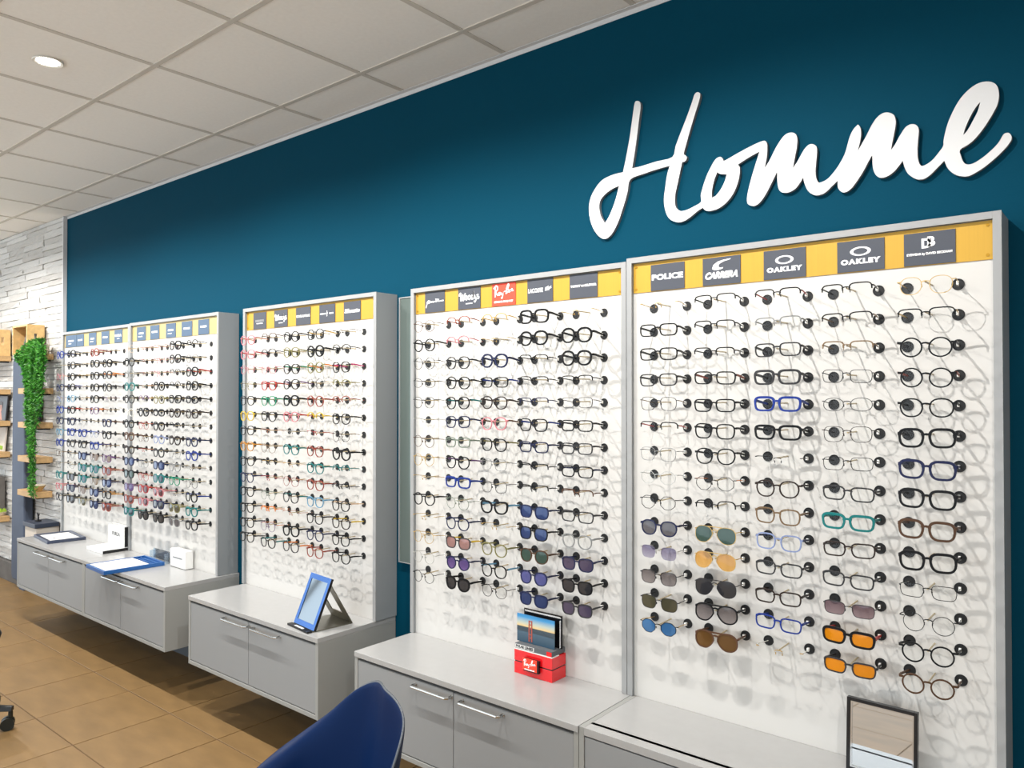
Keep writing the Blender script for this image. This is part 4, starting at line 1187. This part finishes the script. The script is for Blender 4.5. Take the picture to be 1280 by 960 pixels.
# white L-shaped stand
ws = empty('brand_stand', (-5.175, -0.19, KT))
part('base', MB().box(-0.115, 0.125, -0.09, 0.075, 0, 0.022), [M['white_gloss']], ws, bevel=0.002)
part('base_edge', MB().box(0.1252, 0.1275, -0.089, 0.074, 0.001, 0.018), M['black_gloss'], ws)
pu = part('upright', MB().box(-0.115, 0.125, 0.043, 0.074, 0.0225, 0.155), M['white_gloss'], ws, bevel=0.002)
part('upright_edge', MB().box(0.1252, 0.1275, 0.044, 0.073, 0.0235, 0.150), M['black_gloss'], ws)
fm_ = text_mesh('FURLA', 0.034, bold=0.0006, width=0.11, spacing=1.1)
fm_.materials.clear()
fm_.materials.append(M['ink_black'])
place('lettering', fm_, pu, (0.005, 0.0425, 0.095))
tag(ws, 'white L-shaped brand stand with black edges and lettering on the left cabinets', 'stand')

# blue tray projecting over the worktop edge
bt = empty('blue_tray', (-4.585, -0.342, KT), (0, 0, R(-3)))
part('base', slab_frame(0.275, 0.335, 0.022, 0.012), M['tray_blue'], bt, bevel=0.002)
part('mat', MB().box(-0.122, 0.122, -0.152, 0.085, 0.0123, 0.0205), M['paper'], bt)
part('rail', MB().box(-0.11, 0.11, 0.100, 0.104, 0.0123, 0.020).box(-0.11, 0.11, 0.125, 0.129, 0.0123, 0.020), M['tray_blue'], bt)
tag(bt, 'blue tray with white sheet projecting over the cabinet edge', 'tray')
ac = empty('acrylic_stand', (-4.56, -0.145, KT + 0.0006))
part('panel', MB().box(-0.10, 0.10, 0.0, 0.003, 0.012, 0.07), M['acrylic'], ac)
part('foot', MB().box(-0.095, -0.090, -0.025, 0.006, 0, 0.06).box(0.090, 0.095, -0.025, 0.006, 0, 0.06), M['acrylic'], ac)
tag(ac, 'small clear acrylic stand behind the white sheet of the blue tray', 'stand')
# small white box
wb = empty('white_box', (-4.315, -0.148, KT))
part('box', MB().box(-0.088, 0.088, -0.02, 0.03, 0.002, 0.105), M['white_gloss'], wb, bevel=0.003)
part('base', MB().box(-0.086, 0.086, -0.018, 0.028, 0.0, 0.0018), M['black_gloss'], wb)
part('lettering', bars([0.010, 0.012, 0.009, 0.012, 0.011, 0.010, 0.012, 0.009], 0.008, 0.003), M['ink_grey'], wb, (0, -0.0205, 0.058))
tag(wb, 'small white box with grey lettering at the right end of the left cabinets', 'box')

# folding A-frame mirror
am = empty('folding_mirror', (-2.795, -0.375, KT), (0, 0, R(-7)))
# local: front edge at y=0, goes back to +y
part('base', MB().box(-0.088, 0.088, -0.012, 0.185, 0, 0.004), M['bronze_sheet'], am)
part('lip', MB().box(-0.088, 0.088, -0.034, -0.012, 0, 0.008), M['black_metal'], am)
part('lip_plate', MB().box(-0.035, 0.035, -0.029, -0.018, 0.0082, 0.0092), M['paper'], am)
an = math.atan2(0.085, 0.205)
L = math.hypot(0.085, 0.205)
mm = part('mirror_frame', MB().box(-0.088, -0.068, -0.004, 0.004, 0, L).box(0.068, 0.088, -0.004, 0.004, 0, L).box(-0.068, 0.068, -0.004, 0.004, 0, 0.022).box(-0.068, 0.068, -0.004, 0.004, L - 0.022, L).box(-0.068, 0.068, 0.001, 0.004, 0.022, L - 0.022), M['mirror_blue'], am, (0, 0.0, 0.0045), (-an, 0, 0))
part('glass', MB().box(-0.068, 0.068, -0.002, 0.0005, 0.022, L - 0.022), M['mirror_dim'], mm)
part('edge', MB().box(0.0882, 0.0905, -0.005, 0.006, 0, L), M['black_metal'], mm)
bl_ = math.hypot(0.183 - 0.080, 0.178)
part('support', MB().box(-0.088, -0.045, -0.002, 0.002, 0, bl_).box(0.045, 0.088, -0.002, 0.002, 0, bl_).box(-0.045, 0.045, -0.002, 0.002, 0, 0.045).box(-0.045, 0.045, -0.002, 0.002, bl_ - 0.04, bl_), M['bronze_sheet'], am, (0, 0.183, 0.0045), (math.atan2(0.183 - 0.080, 0.178), 0, 0))
tag(am, 'folding countertop mirror in blue and black frame on the middle cabinet', 'mirror')

# red brand display with a postcard
rx = empty('lens_display', (-1.6795, -0.163, KT))
part('body', MB().box(-0.085, 0.085, -0.041, 0.041, 0, 0.041).box(-0.085, 0.085, -0.041, 0.041, 0.0452, 0.085), M['red_gloss'], rx, bevel=0.0012)
part('groove', MB().box(-0.083, 0.083, -0.039, 0.039, 0.0411, 0.0451), M['black_gloss'], rx)
part('white_strip', MB().box(-0.085, 0.0852, -0.0412, 0.0, 0.0852, 0.0885), M['white_gloss'], rx)
pf = part('plinth', MB().box(-0.083, 0.083, -0.039, 0.04, 0.0887, 0.106), M['cab_dark'], rx)
lm_ = text_mesh('POLAR LENSES', 0.014, bold=0.0005, width=0.078)
lm_.materials.clear()
lm_.materials.append(M['ink_black'])
pp = part('label_strip', MB().box(-0.081, 0.004, -0.0402, -0.0392, 0.0905, 0.104), M['white_gloss'], rx)
place('lettering', lm_, pp, (-0.0385, -0.0404, 0.0972))
part('corner_badge', MB().box(0.060, 0.082, -0.0402, -0.0392, 0.089, 0.104), M['red_gloss'], rx)
bdg = part('badge', MB().box(-0.034, 0.034, -0.0535, -0.042, 0.022, 0.066), [M['black_gloss']], rx)
bf = part('badge_face', MB().box(-0.036, 0.028, -0.0550, -0.0536, 0.026, 0.068), M['logo_red'], rx)
part('lettering', rayban(0.056), M['ink_white'], bf, (-0.004, -0.0556, 0.049))
part('caption', bars([0.012, 0.008, 0.011, 0.009], 0.0035), M['ink_white'], bf, (-0.004, -0.0556, 0.0295))
bc = part('backing_card', MB().box(-0.080, 0.091, 0.010, 0.014, 0.1065, 0.222), M['black_gloss'], rx)
ch = MB()
for i in range(30):
    x = -0.076 + i * 0.0054
    ch.box(x, x + 0.0027, 0.0092, 0.0099, 0.2145, 0.2172)
    ch.box(x + 0.0027, x + 0.0054, 0.0092, 0.0099, 0.2118, 0.2145)
for i in range(18):
    z_ = 0.108 + i * 0.0054
    ch.box(0.0805, 0.0832, 0.0092, 0.0099, z_, z_ + 0.0027)
    ch.box(0.0832, 0.0859, 0.0092, 0.0099, z_ + 0.0027, z_ + 0.0054)
part('checker', ch, M['ink_white'], bc)
pc = part('postcard', MB().box(-0.090, 0.079, -0.0015, 0.0015, 0, 0.100), M['postcard_sky'], rx, (-0.004, -0.012, 0.1065))
pb = MB()
for x in (-0.034, -0.022):
    pb.box(x - 0.0025, x + 0.0025, -0.0024, -0.0017, 0.006, 0.082)
for z_ in (0.030, 0.052, 0.066, 0.078):
    pb.box(-0.034, -0.022, -0.0023, -0.0017, z_, z_ + 0.003)
pb.box(-0.036, -0.020, -0.0022, -0.0016, 0.018, 0.021)
part('bridge_picture', pb, M['bridge_print'], pc)
part('hill_picture', MB().prism([(-0.090, 0.040), (-0.090, 0.052), (-0.06, 0.055), (-0.03, 0.050), (0.01, 0.052), (0.05, 0.045), (0.079, 0.043), (0.079, 0.038)], -0.0020, -0.0016), M['hill_print'], pc)
tag(rx, 'red and black lens display with a bridge postcard on the worktop', 'display stand')

# black framed mirror standing on the right-hand worktop
sm_ = empty('counter_mirror', (-0.536, -0.188, KT + 0.0006), (R(-3.5), 0, R(-1)))
w2, h2 = 0.0865, 0.192
part('frame', MB().box(-w2, -w2 + 0.009, -0.008, 0.008, 0, h2).box(w2 - 0.009, w2, -0.008, 0.008, 0, h2).box(-w2 + 0.009, w2 - 0.009, -0.008, 0.008, 0, 0.010).box(-w2 + 0.009, w2 - 0.009, -0.008, 0.008, h2 - 0.009, h2).box(-w2 + 0.009, w2 - 0.009, 0.002, 0.007, 0.010, h2 - 0.009), M['black_gloss'], sm_, bevel=0.001)
part('chrome_border', MB().box(-w2 + 0.009, -w2 + 0.013, -0.005, 0.0018, 0.010, h2 - 0.009).box(w2 - 0.013, w2 - 0.009, -0.005, 0.0018, 0.010, h2 - 0.009).box(-w2 + 0.013, w2 - 0.013, -0.005, 0.0018, 0.010, 0.014).box(-w2 + 0.013, w2 - 0.013, -0.005, 0.0018, h2 - 0.013, h2 - 0.009), M['chrome'], sm_)
part('glass', MB().box(-w2 + 0.013, w2 - 0.013, -0.001, 0.0018, 0.014, h2 - 0.013), M['mirror'], sm_)
tag(sm_, 'small black framed mirror standing on the rightmost worktop', 'mirror')

# ------------------------------------------------------------ blue shell chair in the foreground
def shell_chair(loc, rz, label):
    root = empty('shell_chair', loc, (0, 0, rz))
    RA = (0, 15, 30, 45, 60, 80, 105, 130, 155, 180)
    RR = (.225, .245, .274, .282, .288, .314, .300, .285, .262, .245)
    RZ = (.834, .830, .808, .768, .690, .613, .547, .490, .465, .455)
    def rimpt(deg):
        out = [0, 0]
        for w_, dd in ((1, -8), (2, -4), (3, 0), (2, 4), (1, 8)):
            d = min(180, abs(deg + dd))
            for i in range(len(RA) - 1):
                if RA[i] <= d <= RA[i + 1]:
                    f = (d - RA[i]) / (RA[i + 1] - RA[i])
                    out[0] += w_ / 9 * (RR[i] + f * (RR[i + 1] - RR[i]))
                    out[1] += w_ / 9 * (RZ[i] + f * (RZ[i + 1] - RZ[i]))
                    break
        return out
    N, K = 72, 12
    mb = MB()
    for i in range(N):
        th = -180 + 360.0 * i / N
        rr, zz = rimpt(th)
        a = R(th)
        aw = math.exp(-((abs(th) - 85) / 32) ** 2)
        for k in range(K):
            f = k / (K - 1.0)
            if f < 0.62:
                g_ = f / 0.62
                rad = rr * (1 - 0.20 * g_ ** (1.4 - 0.95 * aw))
                z_ = zz + (0.475 - zz) * (g_ ** (1.05 + 1.5 * aw))
            else:
                g_ = (f - 0.62) / 0.38
                rad = rr * 0.80 * (1 - g_)
                z_ = 0.475 - 0.035 * math.sin(min(1, g_ * 1.4) * math.pi / 2) + 0.004 * g_
            # back of the chair is towards local +y
            mb.v.append((rad * math.sin(a), rad * math.cos(a) * 0.95, z_))
    c0 = len(mb.v)
    for i in range(N):
        j = (i + 1) % N
        for k in range(K - 1):
            mb.face((i * K + k, j * K + k, j * K + k + 1, i * K + k + 1))
    sh_ = part('shell', mb, [M['navy_shell'], M['shell_edge']], root, smooth=True)
    so = sh_.modifiers.new('thick', 'SOLIDIFY')
    so.thickness = 0.009
    so.offset = -1
    so.material_offset_rim = 1
    ss = sh_.modifiers.new('smooth', 'SUBSURF')
    ss.levels = 1
    ss.render_levels = 1
    part('seat_mount', MB().box(-0.11, 0.11, -0.11, 0.11, 0.415, 0.428), M['black_metal'], root)
    for sx in (-1, 1):
        for sy in (-1, 1):
            lg = MB()
            lg.tube([(sx * 0.10, sy * 0.10, 0.416), (sx * 0.17, sy * 0.165, 0.22), (sx * 0.235, sy * 0.225, 0.001)], lambda k: 0.014 - 0.002 * k, 10)
            part('leg', lg, M['black_metal'], root, smooth=True)
    tag(root, label, 'chair')
    return root
shell_chair((-1.619, -1.212, 0), R(-23.7), 'navy blue moulded shell armchair in the foreground before the cabinets')

# ------------------------------------------------------------ office chair: one castor and leg reach into the frame
oc = empty('office_chair', (-4.40, -1.29, 0))
part('gas_column', MB().disc((0, 0, 0.085), (0, 0, 1), 0.028, 0.16, 14).disc((0, 0, 0.245), (0, 0, 1), 0.016, 0.18, 12), M['black_metal'], oc, smooth=True)
a0 = math.atan2(0.257, 0.235)
for q in range(5):
    a = a0 + q * 2 * math.pi / 5
    d = Vector((math.cos(a), math.sin(a), 0))
    lg = MB()
    lg.sweep([tuple(d * 0.02 + Vector((0, 0, 0.105))), tuple(d * 0.20 + Vector((0, 0, 0.108))), tuple(d * 0.335 + Vector((0, 0, 0.098)))], lambda k: [(-0.026 + 0.006 * k, -0.020 + 0.005 * k), (0.026 - 0.006 * k, -0.020 + 0.005 * k), (0.022 - 0.006 * k, 0.012), (-0.022 + 0.006 * k, 0.012)])
    leg = part('leg', lg, M['black_plastic'], oc, bevel=0.003)
    ct = MB()
    e = d * 0.325
    ct.disc((e.x, e.y, 0.055), (0, 0, 1), 0.010, 0.032, 10)
    sd = Vector((-d.y, d.x, 0)) * 0.35 + d * 0.94
    sd = sd.normalized()
    ax = Vector((-sd.y, sd.x, 0))
    cc = e - sd * 0.012 + Vector((0, 0, 0.030))
    for off in (-0.024, 0.006):
        ct.disc(tuple(cc + ax * off), tuple(ax), 0.0295, 0.018, 20)
    ct.disc(tuple(cc - ax * 0.008), tuple(ax), 0.022, 0.016, 16)
    part('caster', ct, M['caster'], leg, smooth=True)
st_ = MB()
st_.box(-0.22, 0.22, -0.21, 0.21, 0.43, 0.49)
part('seat', st_, M['black_plastic'], oc, bevel=0.03)
part('backrest', MB().box(-0.20, 0.20, -0.262, -0.225, 0.56, 0.98), M['black_plastic'], oc, bevel=0.02)
part('back_bracket', MB().box(-0.03, 0.03, -0.235, -0.205, 0.44, 0.62), M['black_metal'], oc)
tag(oc, 'black office chair at the left edge, only a castor leg in view', 'chair')

# ------------------------------------------------------------ the stone wall corner: panel, shelves, crates, plants
dp = MB()
def rounded(x0, x1, z0, z1, r, n=6):
    p = []
    for (cx_, cz_, s0) in ((x1 - r, z0 + r, -90), (x1 - r, z1 - r, 0), (x0 + r, z1 - r, 90), (x0 + r, z0 + r, 180)):
        for i in range(n + 1):
            a = R(s0 + 90.0 * i / n)
            p.append((cx_ + r * math.cos(a), cz_ + r * math.sin(a)))
    return p
pn = empty('tall_panel', (-7.095, -0.030, 0))
part('panel', MB().prism(rounded(-0.14, 0.14, 0.075, 1.905, 0.05), -0.075, -0.005), M['dark_panel'], pn, bevel=0.012)
part('foot', MB().box(-0.03, 0.07, -0.050, -0.010, 0.0, 0.080), M['dark_panel'], pn)
tag(pn, 'tall dark blue-grey upright panel between the wooden shelves and cabinets', 'panel')

def shelf(x0, x1, z, label, d=0.155, t=0.045):
    o = empty('wooden_shelf', ((x0 + x1) / 2, -0.035, z - t))
    part('board', MB().box(-(x1 - x0) / 2, (x1 - x0) / 2, -d + 0.035, 0, 0, t), M['oak'], o, bevel=0.002)
    part('bracket', MB().box(-(x1 - x0) / 2 + 0.05, -(x1 - x0) / 2 + 0.07, -d + 0.06, 0, -0.012, -0.0002).box((x1 - x0) / 2 - 0.07, (x1 - x0) / 2 - 0.05, -d + 0.06, 0, -0.012, -0.0002), M['black_metal'], o)
    tag(o, label, 'shelf', 'wooden shelves on the stone wall')
    return o
pos = ['topmost', 'second highest', 'third highest', 'fourth highest', 'lowest']
for i, z in enumerate((1.912, 1.645, 1.377, 1.109, 0.84)):
    shelf(-6.945, -6.561, z, pos[i] + ' oak shelf between the dark panel and the leftmost display')
posl = ['topmost', 'second highest', 'third highest', 'lowest']
for i, z in enumerate((1.925, 1.640, 1.370, 0.555)):
    shelf(-9.0, -7.496, z, posl[i] + ' oak shelf left of the tall dark panel')

def crate(x, z, w, h, d, label, slot=True, y0=-0.036):
    o = empty('wooden_crate', (x, y0, z))
    mb = MB()
    t = 0.014
    mb.box(-w / 2, w / 2, -d, -d + d, 0, t)
    mb.box(-w / 2, w / 2, -d, 0, h - t, h)
    mb.box(-w / 2, -w / 2 + t, -d, 0, t, h - t)
    mb.box(-w / 2 + t, w / 2 - t, -0.010, 0, t, h - t)
    part('box', mb, M['oak_box'], o, bevel=0.001)
    en = MB()
    # right end with a hand slot
    zc, hs = h * 0.55, 0.016
    en.box(w / 2 - t, w / 2, -d, 0, t, zc - hs * 2.2)
    en.box(w / 2 - t, w / 2, -d, 0, zc + hs * 2.2, h - t)
    en.box(w / 2 - t, w / 2, -d, -d * 0.5 - 0.011, zc - hs * 2.2, zc + hs * 2.2)
    en.box(w / 2 - t, w / 2, -d * 0.5 + 0.011, 0, zc - hs * 2.2, zc + hs * 2.2)
    part('end_panel', en, M['oak_box'], o)
    tag(o, label, 'crate')
    return o
crate(-6.905, 1.9125, 0.32, 0.235, 0.125, 'open pale wooden crate on the topmost shelf beside the trailing plant')
crate(-7.68, 1.9255, 0.34, 0.225, 0.12, 'pale wooden crate on the top shelf at the left edge')
cb = empty('chalkboard', (-6.93, -0.10, 1.9268), (R(-12), 0, R(6)))
part('board', MB().box(-0.075, 0.075, -0.003, 0.003, 0.0, 0.165), M['logo_dark'], cb)
part('frame', MB().box(-0.081, -0.075, -0.005, 0.005, 0, 0.171).box(0.075, 0.081, -0.005, 0.005, 0, 0.171).box(-0.075, 0.075, -0.005, 0.005, 0.165, 0.171), M['ink_grey'], cb)
part('lettering', bars([0.02, 0.026, 0.018], 0.012, 0.004), M['ink_white'], cb, (0, -0.0036, 0.06))
tag(cb, 'small dark chalkboard leaning inside the open wooden crate', 'sign')

def picture(x, z, w, h, label, kind):
    o = empty('picture', (x, -0.06, z), (R(-5), 0, 0))
    if kind == 'portrait':
        part('panel', MB().box(-w / 2, w / 2, -0.006, 0.006, 0, h), M['photo_dark'], o)
        hd_ = MB()
        hd_.disc((0.02, -0.0062, h * 0.5), (0, -1, 0), h * 0.20, 0.0008, 20)
        hd_.prism([(-0.05, h * 0.02), (0.09, h * 0.02), (0.05, h * 0.33), (-0.01, h * 0.33)], -0.0068, -0.0062)
        part('figure', hd_, M['skin_print'], o)
        part('hair', MB().prism([(-0.035, h * .5), (-0.03, h * .72), (0.02, h * .78), (0.07, h * .72), (0.075, h * .5), (0.055, h * .62), (-0.015, h * .62)], -0.0078, -0.0071), M['hair_print'], o)
    else:
        part('panel', MB().box(-w / 2, w / 2, -0.006, 0.006, 0, h), M['pale_body'], o)
        part('print', MB().prism([(-w * .4, h * .06), (w * .4, h * .06), (w * .4, h * .2), (-w * .1, h * .25), (-w * .4, h * .2)], -0.0068, -0.0062), M['moss'], o)
    tag(o, label, 'picture')
    return o
picture(-7.70, 1.371, 0.34, 0.215, 'dark portrait picture standing on a left shelf at the frame edge', 'portrait')
picture(-7.72, 1.105, 0.32, 0.22, 'pale picture with green foot below the dark portrait', 'pale')
dk = empty('dark_case', (-7.75, -0.04, 0.5555))
part('box', MB().box(-0.15, 0.15, -0.09, 0, 0.05, 0.33), M['plinth'], dk, bevel=0.004)
part('handle', MB().tube([(-0.05, -0.05, 0.331), (-0.05, -0.05, 0.365), (0.05, -0.05, 0.365), (0.05, -0.05, 0.331)], 0.005, 6), M['black_metal'], dk)
part('foot', MB().box(-0.14, -0.1, -0.085, -0.005, 0, 0.05).box(0.1, 0.14, -0.085, -0.005, 0, 0.05), M['black_metal'], dk)
tag(dk, 'grey case standing on the lowest left shelf by the tall panel', 'case')
# shelf that carries the pale picture
shelf(-9.0, -7.496, 1.104, 'fourth highest oak shelf left of the tall dark panel')
nb = empty('navy_box', (-6.865, -0.04, 1.3775))
part('box', MB().box(-0.07, 0.07, -0.085, 0, 0, 0.17), M['navy_box'], nb, bevel=0.003)
part('lid', MB().box(-0.072, 0.072, -0.087, 0.002, 0.1702, 0.186), M['navy_box'], nb, bevel=0.002)
tag(nb, 'dark navy box on a shelf right beside the tall panel', 'box')
mo = MB()
rg2 = random.Random(5)
mp = empty('moss_bowl', (-7.60, -0.085, 0.5555))
part('bowl', MB().disc((0, 0, 0), (0, 0, 1), 0.045, 0.03, 18, r2=0.06), M['basket'], mp)
for i in range(14):
    a = rg2.uniform(0, 6.28)
    r_ = rg2.uniform(0, 0.04)
    mo.disc((r_ * math.cos(a), r_ * math.sin(a), 0.0302), (0, 0, 1), 0.022, rg2.uniform(0.015, 0.03), 8, r2=0.008)
part('moss', mo, M['moss'], mp, smooth=True)
tag(mp, 'small bowl of bright green moss on the lowest left shelf', 'plant')

# low side table with dark top
tb = empty('wall_cabinet', (-6.555, -0.030, 0.40))
part('top', MB().box(-0.125, 0.125, -0.170, 0, 0.185, 0.218), M['dark_top'], tb, bevel=0.003)
part('body', MB().box(-0.115, 0.115, -0.156, 0, 0.0, 0.1848), M['pale_body'], tb)
tag(tb, 'small wall cabinet with dark top behind the leftmost grey cabinet', 'cabinet')
fg = empty('small_figurine', (-6.57, -0.13, 0.6185))
part('base', MB().disc((0, 0, 0), (0, 0, 1), 0.022, 0.008, 14), M['black_metal'], fg)
part('figure', MB().tube([(0, 0, 0.008), (0.004, 0, 0.03), (-0.006, 0, 0.05), (-0.02, 0, 0.062)], lambda k: 0.006, 8).tube([(0.0, 0, 0.03), (0.014, 0, 0.048), (0.022, 0, 0.06)], 0.004, 6), M['black_metal'], fg, smooth=True)
tag(fg, 'tiny black figurine on the dark topped wall cabinet', 'figurine')

# trailing plant
tp_ = empty('trailing_plant', (-6.52, -0.10, 1.9125))
part('pot', MB().disc((-0.115, 0.005, 0), (0, 0, 1), 0.042, 0.075, 20, r2=0.056), M['basket'], tp_, smooth=True)
rp = random.Random(3)
lf, lf2, vn = MB(), MB(), MB()
def leaflet(mb, p, d, L_, w_):
    d = d.normalized()
    s_ = d.cross(Vector((rp.uniform(-1, 1), rp.uniform(-1, 1), rp.uniform(-1, 1)))).normalized()
    i = len(mb.v)
    mid = p + d * L_ * 0.5
    nn = d.cross(s_) * L_ * 0.12
    mb.v += [tuple(p), tuple(mid + s_ * w_ + nn), tuple(p + d * L_), tuple(mid - s_ * w_ + nn)]
    mb.face((i, i + 1, i + 2))
    mb.face((i, i + 2, i + 3))
for q in range(34):
    ang = rp.uniform(-2.6, 0.6)
    ox = rp.uniform(-0.19, 0.19)
    Lh = rp.choice((0.55, 0.8, 0.95, 1.05)) * rp.uniform(0.85, 1.08) * (1.0 if abs(ox) < 0.1 else 0.55)
    if q < 13:
        Lh = rp.uniform(0.10, 0.25)
        ox = rp.uniform(-0.36, 0.26)
    ex = ox * (0.75 if Lh < 0.5 else 0.42) + rp.uniform(-0.03, 0.03) - 0.03
    path = [Vector((-0.115, 0.0, 0.07)), Vector((-0.06 + ox * 0.4, -0.04, 0.10)), Vector((ox * 0.9, -0.075, 0.03))]
    ns = max(3, int(Lh / 0.06))
    for s_ in range(1, ns + 1):
        f = s_ / ns
        path.append(Vector((ox * (1 - f) + ex * f + 0.02 * math.sin(f * 5 + q), -0.08 - 0.012 * math.sin(q * 2.1 + f * 4), 0.03 - Lh * f)))
    vn.tube([tuple(p) for p in path], 0.0016, 5)
    for s_ in range(len(path) - 1):
        a_, b_ = path[s_], path[s_ + 1]
        m_ = 34 if s_ > 0 else 12
        for z_ in range(m_):
            p = a_.lerp(b_, rp.random())
            d = Vector((rp.uniform(-1, 1), rp.uniform(-1.1, 0.55), rp.uniform(-0.9, 0.5)))
            leaflet(lf if rp.random() < 0.62 else lf2, p, d, rp.uniform(0.022, 0.045), rp.uniform(0.003, 0.0065))
o = part('foliage', lf, M['leaf'], tp_)
o['kind'] = 'stuff'
o = part('foliage', lf2, M['leaf_dark'], tp_)
o['kind'] = 'stuff'
part('vines', vn, M['vine'], tp_)
tag(tp_, 'long trailing green plant hanging from the top shelf beside the leftmost display', 'plant')
wl_b = empty('wooden_bowl', (-6.655, -0.110, 0.8405))
part('bowl', MB().disc((0, 0, 0), (0, 0, 1), 0.03, 0.045, 20, r2=0.06), M['oak_box'], wl_b, smooth=True)
part('rim', MB().disc((0, 0, 0.0452), (0, 0, 1), 0.06, 0.004, 20), M['basket'], wl_b)
tag(wl_b, 'small wooden bowl on the lowest shelf under the trailing plant', 'bowl')
